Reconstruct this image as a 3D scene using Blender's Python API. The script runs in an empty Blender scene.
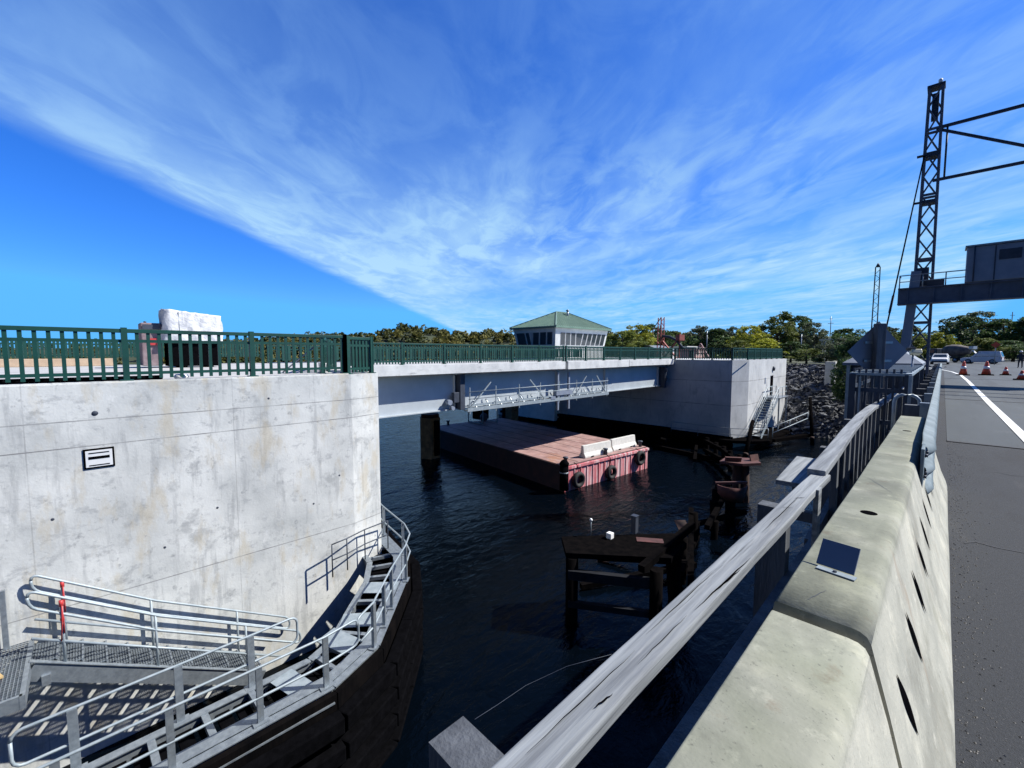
import bpy, bmesh, math, random
import numpy as np
from mathutils import Vector, Matrix, Quaternion
R = math.radians
random.seed(7); np.random.seed(7)
S = bpy.context.scene
COL = S.collection
WATER = -7.4

# ------------------------------------------------------------------ camera, sky, sun, exposure
cam = bpy.data.cameras.new('camera'); co = bpy.data.objects.new('camera', cam); COL.objects.link(co)
co.location = (0, 0, 1.6); co.rotation_euler = (R(90 - 4.12), 0, R(45))
cam.lens = 430 / 1024 * 36; cam.sensor_width = 36; cam.clip_start = 0.05; cam.clip_end = 6000
S.camera = co
SUN = Vector((.454, .54, .707)).normalized()
sl = bpy.data.lights.new('sun', 'SUN'); so = bpy.data.objects.new('sun', sl); COL.objects.link(so)
so.rotation_euler = SUN.to_track_quat('Z', 'Y').to_euler(); so.location = (30, 30, 60)
sl.energy = 5.0; sl.angle = R(.53); sl.color = (1.0, .97, .90)
S.view_settings.view_transform = 'Standard'; S.view_settings.look = 'None'
S.view_settings.exposure = 0.6; S.view_settings.gamma = 1

w = bpy.data.worlds.new('World'); S.world = w; w.use_nodes = True
nt = w.node_tree; nt.nodes.clear(); N = nt.nodes; L = nt.links
def wn(t, **k):
    n = N.new(t)
    for a, b in k.items(): setattr(n, a, b)
    return n
def wm(op, a, b=None, clamp=False):
    n = wn('ShaderNodeMath', operation=op, use_clamp=clamp)
    for i, q in enumerate((a, b)):
        if q is None: continue
        if isinstance(q, (int, float)): n.inputs[i].default_value = q
        else: L.new(q, n.inputs[i])
    return n.outputs[0]
sky = wn('ShaderNodeTexSky', sky_type='NISHITA', sun_disc=False)
sky.sun_elevation = math.asin(SUN.z); sky.sun_rotation = math.atan2(SUN.x, SUN.y)
sky.air_density = 1.0; sky.dust_density = .02; sky.ozone_density = 3.0
hsv = wn('ShaderNodeHueSaturation'); L.new(sky.outputs[0], hsv.inputs['Color'])
hsv.inputs['Saturation'].default_value = 1.25; hsv.inputs['Value'].default_value = 1.0
tint = wn('ShaderNodeMix', data_type='RGBA', blend_type='MULTIPLY'); tint.inputs['Factor'].default_value = 1; cap = wn('ShaderNodeMix', data_type='RGBA', blend_type='DARKEN'); cap.inputs['Factor'].default_value = 1; L.new(hsv.outputs[0], cap.inputs['A']); cap.inputs['B'].default_value = (2.6, 5.2, 5.8, 1); L.new(cap.outputs['Result'], tint.inputs['A']); tint.inputs['B'].default_value = (.60, 1.30, 2.5, 1)
tc = wn('ShaderNodeTexCoord'); sep = wn('ShaderNodeSeparateXYZ'); L.new(tc.outputs['Generated'], sep.inputs[0])
zc = wm('MAXIMUM', sep.outputs[2], .015)
px = wm('DIVIDE', sep.outputs[0], zc); py = wm('DIVIDE', sep.outputs[1], zc)
# the edge of the cirrus sheet is a straight front in the cloud layer: n . p > c
FRONT = (.691, .723, -2.26)
nx, ny, cc = FRONT
front = wm('SUBTRACT', wm('ADD', wm('MULTIPLY', px, nx), wm('MULTIPLY', py, ny)), cc)
along = wm('SUBTRACT', wm('MULTIPLY', py, nx), wm('MULTIPLY', px, ny))
cmb = wn('ShaderNodeCombineXYZ'); L.new(wm('MULTIPLY', front, 1.0), cmb.inputs[0]); L.new(wm('MULTIPLY', along, .42), cmb.inputs[1])
def noise(vec, sc, det, rough, dist=0):
    n = wn('ShaderNodeTexNoise'); n.inputs['Scale'].default_value = sc; n.inputs['Detail'].default_value = det
    n.inputs['Roughness'].default_value = rough; n.inputs['Distortion'].default_value = dist
    L.new(vec, n.inputs['Vector']); return n.outputs[0]
def mr(v, a, b, c, d):
    n = wn('ShaderNodeMapRange', interpolation_type='SMOOTHSTEP'); L.new(v, n.inputs[0])
    for i, q in enumerate((a, b, c, d)): n.inputs[i + 1].default_value = q
    return n.outputs[0]
n1 = noise(cmb.outputs[0], 1.1, 9, .58, .5); n2 = noise(cmb.outputs[0], .45, 4, .5, .3); n3 = noise(cmb.outputs[0], 3.6, 8, .6, .7)
edge = mr(wm('ADD', front, wm('MULTIPLY', wm('SUBTRACT', n3, .5), .16)), 0.0, .42, 0, 1)
thin = wm('ADD', wm('MULTIPLY', mr(n1, .30, .70, 0, 1), .62), wm('MULTIPLY', mr(n3, .38, .66, 0, 1), .42))
big = mr(n2, .34, .62, .45, 1)
near_edge = wm('MULTIPLY', mr(front, .1, 3.2, 1.0, .05), 1.0)
dens = wm('MULTIPLY', wm('ADD', wm('MULTIPLY', thin, big), wm('MULTIPLY', near_edge, .42)), edge)
lowz = mr(sep.outputs[2], .03, .66, 1.75, .62)
dens = wm('ADD', wm('MULTIPLY', dens, lowz), wm('MULTIPLY', edge, mr(sep.outputs[2], .05, .42, .30, 0)))
right_fade = mr(wm('MULTIPLY', along, 1.0), 2.5, 9.0, 1.0, .55)
dens = wm('MULTIPLY', wm('MULTIPLY', dens, wm('MULTIPLY', right_fade, wm('MULTIPLY', wm('MULTIPLY', mr(px, .15, 1.0, 1.0, .04), mr(sep.outputs[2], .68, .9, 1, .1)), mr(sep.outputs[1], -.45, -.1, 0, 1)))), .78, True)
mix = wn('ShaderNodeMix', data_type='RGBA'); L.new(dens, mix.inputs['Factor']); deep = wn('ShaderNodeMix', data_type='RGBA', blend_type='MULTIPLY'); deep.inputs['Factor'].default_value = 1; L.new(tint.outputs['Result'], deep.inputs['A'])
dk = wm('MULTIPLY', mr(sep.outputs[1], -.55, -.1, .3, 1), mr(sep.outputs[2], .62, .95, 1, .45)); dc = wn('ShaderNodeCombineColor'); [L.new(dk, dc.inputs[i]) for i in range(3)]; L.new(dc.outputs[0], deep.inputs['B'])
L.new(deep.outputs['Result'], mix.inputs['A'])
cw = wn('ShaderNodeMix', data_type='RGBA'); cw.inputs['A'].default_value = (3.7, 7.0, 12.4, 1); cw.inputs['B'].default_value = (6.2, 10.0, 13.4, 1); L.new(mr(sep.outputs[2], .1, .5, 1, 0), cw.inputs['Factor']); L.new(cw.outputs['Result'], mix.inputs['B'])
bg = wn('ShaderNodeBackground'); bg.inputs['Strength'].default_value = .05; L.new(mix.outputs['Result'], bg.inputs['Color'])
wo = wn('ShaderNodeOutputWorld'); L.new(bg.outputs[0], wo.inputs[0])

# ------------------------------------------------------------------ materials
MATS = {}
def mat(key, c1, c2=None, rough=.7, metal=0, scale=3, stretch=(1, 1, 1), bump=.2, bscale=None, bdist=.01, world=False,
        spots=None, lo=.35, hi=.65, spec=.5, rnd=0, coat=0):
    if key in MATS: return MATS[key]
    m = bpy.data.materials.new(key); m.use_nodes = True; t = m.node_tree; n = t.nodes; l = t.links
    b = n['Principled BSDF']; b.inputs['Roughness'].default_value = rough; b.inputs['Metallic'].default_value = metal
    b.inputs['Specular IOR Level'].default_value = spec; b.inputs['Coat Weight'].default_value = coat
    if world: src = n.new('ShaderNodeNewGeometry').outputs['Position']
    else: src = n.new('ShaderNodeTexCoord').outputs['Object']
    mp = n.new('ShaderNodeMapping'); mp.inputs['Scale'].default_value = stretch; l.new(src, mp.inputs[0])
    no = n.new('ShaderNodeTexNoise'); no.inputs['Scale'].default_value = scale; no.inputs['Detail'].default_value = 8; no.inputs['Roughness'].default_value = .62
    l.new(mp.outputs[0], no.inputs['Vector'])
    cr = n.new('ShaderNodeValToRGB'); l.new(no.outputs[0], cr.inputs[0])
    if c2 is None: c2 = tuple(x * .75 for x in c1)
    cr.color_ramp.elements[0].position = lo; cr.color_ramp.elements[1].position = hi
    cr.color_ramp.elements[0].color = (*c2, 1); cr.color_ramp.elements[1].color = (*c1, 1)
    out = cr.outputs[0]
    if spots:      # (colour, scale, threshold, stretch, amount)
        for (sc_, ss, th, st, am) in spots:
            mp2 = n.new('ShaderNodeMapping'); mp2.inputs['Scale'].default_value = st; l.new(src, mp2.inputs[0])
            mp2.inputs['Location'].default_value = (ss, ss * 2, 3.1)
            n2_ = n.new('ShaderNodeTexNoise'); n2_.inputs['Scale'].default_value = ss; n2_.inputs['Detail'].default_value = 10; n2_.inputs['Roughness'].default_value = .68
            l.new(mp2.outputs[0], n2_.inputs['Vector'])
            r = n.new('ShaderNodeMapRange'); l.new(n2_.outputs[0], r.inputs[0]); r.inputs[1].default_value = th; r.inputs[2].default_value = th + .1
            r.inputs[4].default_value = am
            mx = n.new('ShaderNodeMix'); mx.data_type = 'RGBA'; l.new(r.outputs[0], mx.inputs['Factor']); l.new(out, mx.inputs['A'])
            mx.inputs['B'].default_value = (*sc_, 1); out = mx.outputs['Result']
    if rnd:
        oi = n.new('ShaderNodeObjectInfo'); h = n.new('ShaderNodeHueSaturation'); r = n.new('ShaderNodeMapRange')
        l.new(oi.outputs['Random'], r.inputs[0]); r.inputs[3].default_value = 1 - rnd; r.inputs[4].default_value = 1 + rnd
        l.new(r.outputs[0], h.inputs['Value']); l.new(out, h.inputs['Color']); out = h.outputs[0]
    l.new(out, b.inputs['Base Color'])
    if bump:
        bn = n.new('ShaderNodeTexNoise'); bn.inputs['Scale'].default_value = bscale or scale * 8; bn.inputs['Detail'].default_value = 6
        l.new(mp.outputs[0], bn.inputs['Vector'])
        bu = n.new('ShaderNodeBump'); bu.inputs['Strength'].default_value = bump; bu.inputs['Distance'].default_value = bdist
        l.new(bn.outputs[0], bu.inputs['Height']); l.new(bu.outputs[0], b.inputs['Normal'])
    MATS[key] = m; return m

def add_lines(m, zs=(), ys=(), dark=.35, wz=.012):
    """thin dark formwork joints in world space at given heights and given Y"""
    t = m.node_tree; n = t.nodes; l = t.links; b = n['Principled BSDF']
    src = b.inputs['Base Color'].links[0].from_socket
    g = n.new('ShaderNodeNewGeometry'); sx = n.new('ShaderNodeSeparateXYZ'); l.new(g.outputs['Position'], sx.inputs[0])
    wob = n.new('ShaderNodeTexNoise'); wob.inputs['Scale'].default_value = 1.3; wob.inputs['Detail'].default_value = 8
    l.new(g.outputs['Position'], wob.inputs['Vector'])
    acc = None
    for ax, vals, wd, am in ((2, zs, wz, 1.0), (1, ys, wz * .8, .45)):
        for v in vals:
            a = n.new('ShaderNodeMath'); a.operation = 'COMPARE'; l.new(sx.outputs[ax], a.inputs[0]); a.inputs[1].default_value = v; a.inputs[2].default_value = wd
            mu = n.new('ShaderNodeMath'); mu.operation = 'MULTIPLY'; l.new(a.outputs[0], mu.inputs[0]); mu.inputs[1].default_value = am
            if acc is None: acc = mu.outputs[0]
            else:
                q = n.new('ShaderNodeMath'); q.operation = 'MAXIMUM'; l.new(acc, q.inputs[0]); l.new(mu.outputs[0], q.inputs[1]); acc = q.outputs[0]
    k = n.new('ShaderNodeMapRange'); l.new(wob.outputs[0], k.inputs[0]); k.inputs[1].default_value = .35; k.inputs[2].default_value = .6; k.inputs[3].default_value = .35; k.inputs[4].default_value = .95
    q = n.new('ShaderNodeMath'); q.operation = 'MULTIPLY'; l.new(acc, q.inputs[0]); l.new(k.outputs[0], q.inputs[1])
    mx = n.new('ShaderNodeMix'); mx.data_type = 'RGBA'; l.new(q.outputs[0], mx.inputs['Factor']); l.new(src, mx.inputs['A'])
    mx.inputs['B'].default_value = (dark * .5, dark * .5, dark * .5, 1); l.new(mx.outputs['Result'], b.inputs['Base Color'])

conc = mat('weathered_concrete', (.64, .65, .625), (.42, .435, .425), .85, scale=.75, bump=.35, bscale=18, world=True, lo=.3, hi=.62,
           spots=[((.27, .28, .28), 1.5, .56, (1, 1, 1), .55), ((.30, .31, .31), 1.1, .53, (3.2, 3.2, .42), .50), ((.18, .19, .2), 4.5, .60, (1, 1, 1), .65), ((.24, .25, .26), 2.6, .56, (1, 1, 1.6), .45),
                  ((.46, .39, .26), .9, .53, (1.6, 1.6, .6), .45), ((.80, .80, .78), 2.4, .62, (1, 1, .6), .5), ((.14, .14, .15), 11, .70, (1, 1, 1), .7)])
add_lines(conc, zs=(.14, -.43, -3.86), ys=(-.9, 2.75), dark=.4)
conc_far = mat('abutment_concrete', (.56, .57, .56), (.42, .43, .43), .85, scale=.5, world=True, bump=.2,
               spots=[((.25, .26, .28), .5, .56, (1, 1, 1), .5), ((.26, .27, .28), 1.5, .56, (2.5, 2.5, .3), .5)])
add_lines(conc_far, zs=(-3.4, -1.1), ys=(48.5, 53), dark=.4, wz=.03)
conc_barrier = mat('barrier_concrete', (.47, .455, .37), (.32, .315, .26), .8, scale=2.6, bump=.35, bscale=70, bdist=.003, world=True, lo=.32, hi=.62,
                   spots=[((.28, .27, .20), 2.6, .57, (1, 1, 1), .6), ((.60, .57, .45), 3.6, .54, (1, 1, 1), .6), ((.12, .115, .10), 55, .60, (1, 1, 1), .7), ((.17, .165, .13), 1.6, .52, (1, 1, 1), .5), ((.66, .63, .52), 13, .60, (1, 1, 1), .6), ((.08, .075, .065), 130, .61, (1, 1, 1), .7), ((.26, .15, .08), 2.3, .60, (3, 3, .4), .4),
                          ((.20, .20, .16), 9, .66, (1, .35, 1), .55)])
def dirt_above(m, z, colr, amt):
    t = m.node_tree; n = t.nodes; l = t.links; b = n['Principled BSDF']; src = b.inputs['Base Color'].links[0].from_socket
    g = n.new('ShaderNodeNewGeometry'); sx = n.new('ShaderNodeSeparateXYZ'); l.new(g.outputs['Position'], sx.inputs[0])
    no = n.new('ShaderNodeTexNoise'); no.inputs['Scale'].default_value = 5; no.inputs['Detail'].default_value = 8; l.new(g.outputs['Position'], no.inputs['Vector'])
    ad = n.new('ShaderNodeMath'); ad.operation = 'MULTIPLY_ADD'; l.new(no.outputs[0], ad.inputs[0]); ad.inputs[1].default_value = .08; l.new(sx.outputs[2], ad.inputs[2])
    k = n.new('ShaderNodeMapRange'); l.new(ad.outputs[0], k.inputs[0]); k.inputs[1].default_value = z; k.inputs[2].default_value = z + .06; k.inputs[4].default_value = amt
    mx = n.new('ShaderNodeMix'); mx.data_type = 'RGBA'; mx.blend_type = 'MULTIPLY'; l.new(k.outputs[0], mx.inputs['Factor']); l.new(src, mx.inputs['A']); mx.inputs['B'].default_value = (*colr, 1); l.new(mx.outputs['Result'], b.inputs['Base Color'])
dirt_above(conc_barrier, .79, (.47, .50, .44), 1.0)
conc_white = mat('pale_concrete', (.66, .65, .60), (.52, .51, .47), .8, scale=3, bump=.2)
conc_fascia = mat('fascia_concrete', (.66, .67, .66), (.48, .49, .49), .85, scale=1.2, bump=.2, world=True, spots=[((.2, .21, .22), 1.4, .58, (1, 1, 3), .6), ((.24, .2, .16), 3.5, .64, (1, 1, .4), .6)])
deckm = mat('deck_concrete', (.5, .5, .49), (.36, .36, .36), .9, scale=1, bump=.3, world=True)
asph = mat('coarse_asphalt', (.030, .033, .039), (.017, .019, .023), .9, scale=60, bump=.7, bscale=160, bdist=.008, world=True, lo=.4, hi=.75,
           spots=[((.15, .145, .14), 110, .60, (1, 1, 1), .8), ((.10, .095, .09), 45, .62, (1, 1, 1), .6), ((.012, .012, .014), 1.2, .52, (1.6, .4, 1), .65), ((.062, .061, .06), 2.1, .6, (1, .2, 1), .5)])
asph2 = mat('smooth_asphalt', (.046, .056, .063), (.032, .040, .046), .8, scale=1.2, stretch=(1, .12, 1), bump=.35, bscale=90, bdist=.004, world=True,
            spots=[((.020, .024, .029), .9, .50, (1.6, .12, 1), .75), ((.10, .105, .108), 70, .62, (1, 1, 1), .6), ((.072, .080, .086), 2.5, .58, (1, .3, 1), .4)])
road_dark = mat('dark_road_tone', (.02, .02, .022), rough=.7, scale=9)
paint = mat('road_paint', (.76, .76, .72), (.5, .5, .48), .6, scale=9, bump=.15, world=True, lo=.3, hi=.5, spots=[((.16, .16, .16), 14, .6, (1, .4, 1), .6)])
green = mat('green_paint', (.004, .060, .043), (.003, .040, .030), .5, scale=3, bump=.05, spec=.5)
steelw = mat('white_girder_paint', (.43, .47, .50), (.35, .39, .42), .55, scale=.7, bump=.08, world=True, spots=[((.28, .3, .32), 1.2, .6, (.4, .4, 2), .5)])
galv = mat('galvanised_steel', (.33, .37, .40), (.22, .25, .28), .42, .55, scale=9, bump=.1, world=True, spots=[((.24, .26, .28), 3, .6, (1, 1, 1), .4)])
galv_w = mat('bright_galvanised_steel', (.34, .39, .42), (.24, .29, .32), .5, .2, scale=6, bump=.1)
darksteel = mat('dark_blue_steel', (.055, .068, .095), (.035, .042, .06), .6, .2, scale=2, bump=.1)
greysteel = mat('blue_grey_steel', (.25, .29, .36), (.20, .235, .30), .6, .3, scale=2, bump=.1)
black = mat('black_rubber', (.0045, .0045, .0055), (.0025, .0025, .003), .9, scale=6, bump=.3, spec=.0)
creo = mat('creosoted_timber', (.007, .006, .006), (.003, .003, .0035), .85, scale=4, stretch=(1, 1, .2), bump=.5, spec=.0)
rust = mat('rusted_steel', (.05, .02, .014), (.02, .012, .01), .9, scale=3, bump=.5, spots=[((.2, .08, .05), 2, .6, (1, 1, 1), .5)])
pile_br = mat('brown_sheet_pile', (.24, .17, .09), (.10, .07, .04), .85, scale=2, bump=.4)
wood = mat('weathered_timber', (.27, .29, .305), (.09, .098, .11), .85, scale=11, stretch=(1.6, .07, 1.6), bump=.8, bscale=34, bdist=.008, world=True, lo=.3, hi=.62,
           spots=[((.32, .325, .33), 11, .58, (1.6, .10, 1.6), .65), ((.045, .05, .055), 16, .60, (2.2, .045, 2.2), .9), ((.15, .155, .16), 3.2, .66, (1, .5, 1), .5)])
woodpost = mat('grey_post_timber', (.11, .12, .135), (.045, .05, .06), .85, scale=9, stretch=(1, 1, .12), bump=.6)
barge_deck = mat('barge_deck_paint', (.38, .23, .205), (.24, .14, .13), .85, scale=.9, bump=.25, world=True, spots=[((.34, .15, .07), .35, .56, (1, 1, 1), .6), ((.14, .08, .07), 1.4, .58, (2.5, .4, 1), .6), ((.50, .40, .37), 2.5, .55, (.4, 3.2, 1), .65), ((.10, .06, .05), 1.8, .58, (.25, 4, 1), .6)])
barge_red = mat('barge_hull_paint', (.62, .19, .21), (.44, .10, .12), .75, scale=1.2, stretch=(2, 2, .35), bump=.2, world=True,
                spots=[((.72, .58, .57), 1.5, .49, (2.6, 2.6, .22), .8), ((.16, .055, .05), 3, .62, (2, 2, .4), .8)])
glass = mat('window_glass', (.03, .045, .06), (.02, .03, .04), .08, scale=1, bump=0, spec=.8)
roofm = mat('green_metal_roof', (.15, .24, .18), (.11, .19, .145), .55, .1, scale=1, bump=.05)
white = mat('white_paint', (.76, .77, .77), (.66, .67, .67), .45, scale=2, bump=.03, coat=.3)
cream = mat('cream_wall_panel', (.76, .77, .74), (.62, .63, .6), .7, scale=1, bump=.05)
tarpm = mat('white_tarpaulin', (.72, .72, .72), (.5, .51, .53), .6, scale=1.6, bump=.7, bscale=1.5, bdist=.25, spots=[((.35, .36, .4), 1.1, .58, (1, 2.5, .6), .5)])
orange = mat('orange_plastic', (.75, .11, .05), (.62, .08, .04), .5, scale=3, bump=0)
redm = mat('red_paint', (.55, .05, .05), (.4, .03, .03), .5, scale=3, bump=0)
redrust = mat('red_oxide_steel', (.12, .04, .036), (.05, .02, .018), .8, scale=2, bump=.1)
tan = mat('tan_masonry', (.52, .39, .27), (.40, .29, .20), .85, scale=3, bump=.3)
tyre = mat('tyre_rubber', (.02, .02, .021), rough=.8, scale=5)
mixm = mat('dusty_mixer_drum', (.20, .17, .155), (.09, .08, .075), .8, scale=1.5, bump=.2)
alu = mat('aluminium_sheet', (.17, .20, .25), (.13, .155, .20), .65, .2, scale=1, bump=.03)
yellow = mat('yellow_timber', (.55, .40, .18), (.42, .30, .14), .7, scale=5)
lampw = mat('white_plastic', (.85, .85, .85), (.8, .8, .8), .4, scale=3, bump=0)
rockm = mat('riprap_stone', (.17, .175, .19), (.045, .05, .057), .9, scale=1.6, bump=.8, bscale=7, bdist=.06, rnd=.45)
bankm = mat('bank_rubble', (.16, .16, .17), (.06, .06, .065), .95, scale=1.6, bump=1, bscale=4, bdist=.2, world=True)
landm = mat('dry_grass_and_gravel', (.085, .09, .05), (.045, .055, .03), .95, scale=.4, bump=.5, world=True)
hillm = mat('hill_soil', (.05, .065, .03), (.03, .04, .02), .95, scale=.05, bump=0, world=True)
barkm = mat('bark', (.11, .09, .07), (.06, .05, .04), .9, scale=4, stretch=(1, 1, .2), bump=.5)
skin = mat('skin', (.55, .34, .26), rough=.6, scale=4, bump=0)
navy = mat('dark_work_clothes', (.03, .035, .055), rough=.8, scale=4, bump=.1)

def leaf_mat(key, c1, c2, sc=.35):
    m = mat(key, c1, c2, .6, scale=sc, bump=0, world=True, rnd=.2, lo=.36, hi=.64, spec=.25)
    b = m.node_tree.nodes['Principled BSDF']; n = m.node_tree.nodes; l = m.node_tree.links
    tr = n.new('ShaderNodeBsdfTranslucent'); mx = n.new('ShaderNodeMixShader'); mx.inputs[0].default_value = .28
    l.new(b.inputs['Base Color'].links[0].from_socket, tr.inputs[0])
    o = n['Material Output']; l.new(b.outputs[0], mx.inputs[1]); l.new(tr.outputs[0], mx.inputs[2]); l.new(mx.outputs[0], o.inputs[0])
    return m
leafs = {'dark': leaf_mat('dark_leaves', (.105, .165, .05), (.05, .09, .032)),
         'olive': leaf_mat('olive_leaves', (.23, .26, .06), (.11, .15, .04)),
         'yellow': leaf_mat('yellow_leaves', (.46, .45, .05), (.26, .30, .04)),
         'grey': leaf_mat('grey_green_leaves', (.16, .19, .11), (.075, .10, .06)),
         'forest': leaf_mat('forest_leaves', (.17, .15, .04), (.03, .055, .02), .03)}

# ------------------------------------------------------------------ mesh helpers
class MB:
    def __init__(s): s.v = []; s.f = []; s.sm = []
    def add(s, vs, fs, smooth=False):
        o = len(s.v); s.v += [tuple(v) for v in vs]; s.f += [tuple(o + i for i in f) for f in fs]; s.sm += [smooth] * len(fs); return s
    def box(s, c, d, rz=0, rx=0, ry=0):
        m = Matrix.Rotation(rz, 3, 'Z') @ Matrix.Rotation(ry, 3, 'Y') @ Matrix.Rotation(rx, 3, 'X')
        vs = [Vector(c) + m @ Vector((x * d[0] / 2, y * d[1] / 2, z * d[2] / 2)) for x in (-1, 1) for y in (-1, 1) for z in (-1, 1)]
        return s.add(vs, [(0, 1, 3, 2), (4, 6, 7, 5), (0, 4, 5, 1), (2, 3, 7, 6), (0, 2, 6, 4), (1, 5, 7, 3)])
    def span(s, a, b): return s.box([(p + q) / 2 for p, q in zip(a, b)], [abs(p - q) for p, q in zip(a, b)])
    def beam(s, p0, p1, w, h, up=(0, 0, 1)):
        p0 = Vector(p0); p1 = Vector(p1); d = (p1 - p0).normalized(); up = Vector(up)
        if abs(d.dot(up)) > .98: up = Vector((0, 1, 0))
        x = d.cross(up).normalized(); y = x.cross(d).normalized()
        vs = [p + x * (a * w / 2) + y * (b * h / 2) for p in (p0, p1) for a, b in ((-1, -1), (1, -1), (1, 1), (-1, 1))]
        return s.add(vs, [(0, 1, 2, 3), (7, 6, 5, 4), (0, 4, 5, 1), (1, 5, 6, 2), (2, 6, 7, 3), (3, 7, 4, 0)])
    def tube(s, pts, r, n=8, r1=None):
        pts = [Vector(p) for p in pts]; k = len(pts); vs = []; fs = []; ref = None
        for i, p in enumerate(pts):
            d = (pts[min(i + 1, k - 1)] - pts[max(i - 1, 0)]).normalized()
            if ref is None: ref = Vector((0, 0, 1)) if abs(d.z) < .9 else Vector((1, 0, 0))
            x = d.cross(ref).normalized(); y = d.cross(x).normalized(); ref = x.cross(d) if False else ref
            rr = r if r1 is None else r + (r1 - r) * i / (k - 1)
            for j in range(n):
                a = 2 * math.pi * j / n; vs.append(p + (x * math.cos(a) + y * math.sin(a)) * rr)
        for i in range(k - 1):
            for j in range(n):
                fs.append((i * n + j, i * n + (j + 1) % n, (i + 1) * n + (j + 1) % n, (i + 1) * n + j))
        s.add(vs, fs, True); o = len(s.v) - len(vs)
        s.f += [tuple(o + j for j in range(n))[::-1], tuple(o + (k - 1) * n + j for j in range(n))]; s.sm += [False, False]
        return s
    def prism(s, poly, z0, z1):
        n = len(poly); vs = [(x, y, z0) for x, y in poly] + [(x, y, z1) for x, y in poly]
        a = sum(poly[i][0] * poly[(i + 1) % n][1] - poly[(i + 1) % n][0] * poly[i][1] for i in range(n))
        fs = [tuple(range(n))[::-1], tuple(range(n, 2 * n))] + [(i, (i + 1) % n, n + (i + 1) % n, n + i) for i in range(n)]
        if a < 0: fs = [f[::-1] for f in fs]
        return s.add(vs, fs)
    def extrude_y(s, prof, y0, y1):           # profile in (x, z)
        n = len(prof); vs = [(x, y0, z) for x, z in prof] + [(x, y1, z) for x, z in prof]
        a = sum(prof[i][0] * prof[(i + 1) % n][1] - prof[(i + 1) % n][0] * prof[i][1] for i in range(n))
        fs = [tuple(range(n)), tuple(range(n, 2 * n))[::-1]] + [(i, n + i, n + (i + 1) % n, (i + 1) % n) for i in range(n)]
        if a < 0: fs = [f[::-1] for f in fs]
        return s.add(vs, fs)
    def lathe(s, c, prof, n=24, axis='Z'):     # prof: (r, t)
        vs = []; fs = []; k = len(prof)
        for r, t in prof:
            for j in range(n):
                a = 2 * math.pi * j / n; x, y = r * math.cos(a), r * math.sin(a)
                v = (x, y, t) if axis == 'Z' else ((t, x, y) if axis == 'X' else (x, t, y)); vs.append(Vector(c) + Vector(v))
        for i in range(k - 1):
            for j in range(n): fs.append((i * n + j, i * n + (j + 1) % n, (i + 1) * n + (j + 1) % n, (i + 1) * n + j))
        s.add(vs, fs, True); o = len(s.v) - len(vs)
        if prof[0][0] > 0: s.f.append(tuple(o + j for j in range(n))[::-1]); s.sm.append(False)
        if prof[-1][0] > 0: s.f.append(tuple(o + (k - 1) * n + j for j in range(n))); s.sm.append(False)
        return s
    def mesh(s, name, m, off=(0, 0, 0)):
        me = bpy.data.meshes.new(name); ox, oy, oz = off
        me.from_pydata([(x - ox, y - oy, z - oz) for x, y, z in s.v], [], s.f); me.polygons.foreach_set('use_smooth', s.sm)
        me.materials.append(m); me.update(); return me

def link(name, data, parent=None, loc=(0, 0, 0), rot=(0, 0, 0)):
    o = bpy.data.objects.new(name, data); COL.objects.link(o); o.parent = parent; o.location = loc; o.rotation_euler = rot; return o
def tag(o, label, cat, group=None):
    o['label'] = label; o['category'] = cat
    if group: o['group'] = group
    return o
def bev(o, wd, seg=2):
    b = o.modifiers.new('bevel', 'BEVEL'); b.width = wd; b.segments = seg; b.limit_method = 'ANGLE'; return o
def place(u, D): k = (u - 512) / 430; return ((-1 + k) * D * math.sqrt(.5), (1 + k) * D * math.sqrt(.5))
class Thing:
    def __init__(s, name, label, cat, loc=(0, 0, 0), rz=0, group=None, local=False):
        s.loc = Vector(loc); s.local = local; s.o = link(name, None, None, loc, (0, 0, rz)); s.o.empty_display_size = .3; tag(s.o, label, cat, group)
    def part(s, name, mb, m, parent=None, bevel=0, label=None):
        o = link(name, mb.mesh(name, m, (0, 0, 0) if s.local else s.loc), parent or s.o)
        if bevel: bev(o, bevel)
        if label: o['label'] = label
        return o
    def many(s, name, mb, m, places):          # one shared mesh in local coordinates, placed at world points
        me = mb.mesh(name, m)
        for p in places:
            p, rz = (p, 0) if len(p) == 3 else (p[:3], p[3])
            link(name, me, s.o, Vector(p) - (Vector() if s.local else s.loc), (0, 0, rz))
def single(name, mb, m, label, cat, loc, group=None, bevel=0):
    o = link(name, mb.mesh(name, m, loc), None, loc); tag(o, label, cat, group)
    if bevel: bev(o, bevel)
    return o
def structure(name, mb, m, kind='structure'):
    o = link(name, mb.mesh(name, m)); o['kind'] = kind; return o
def children(o): return list(o.children)
def copy_tree(o, parent=None):
    c = o.copy(); COL.objects.link(c); c.parent = parent
    for ch in children(o): copy_tree(ch, c)
    return c

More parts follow.
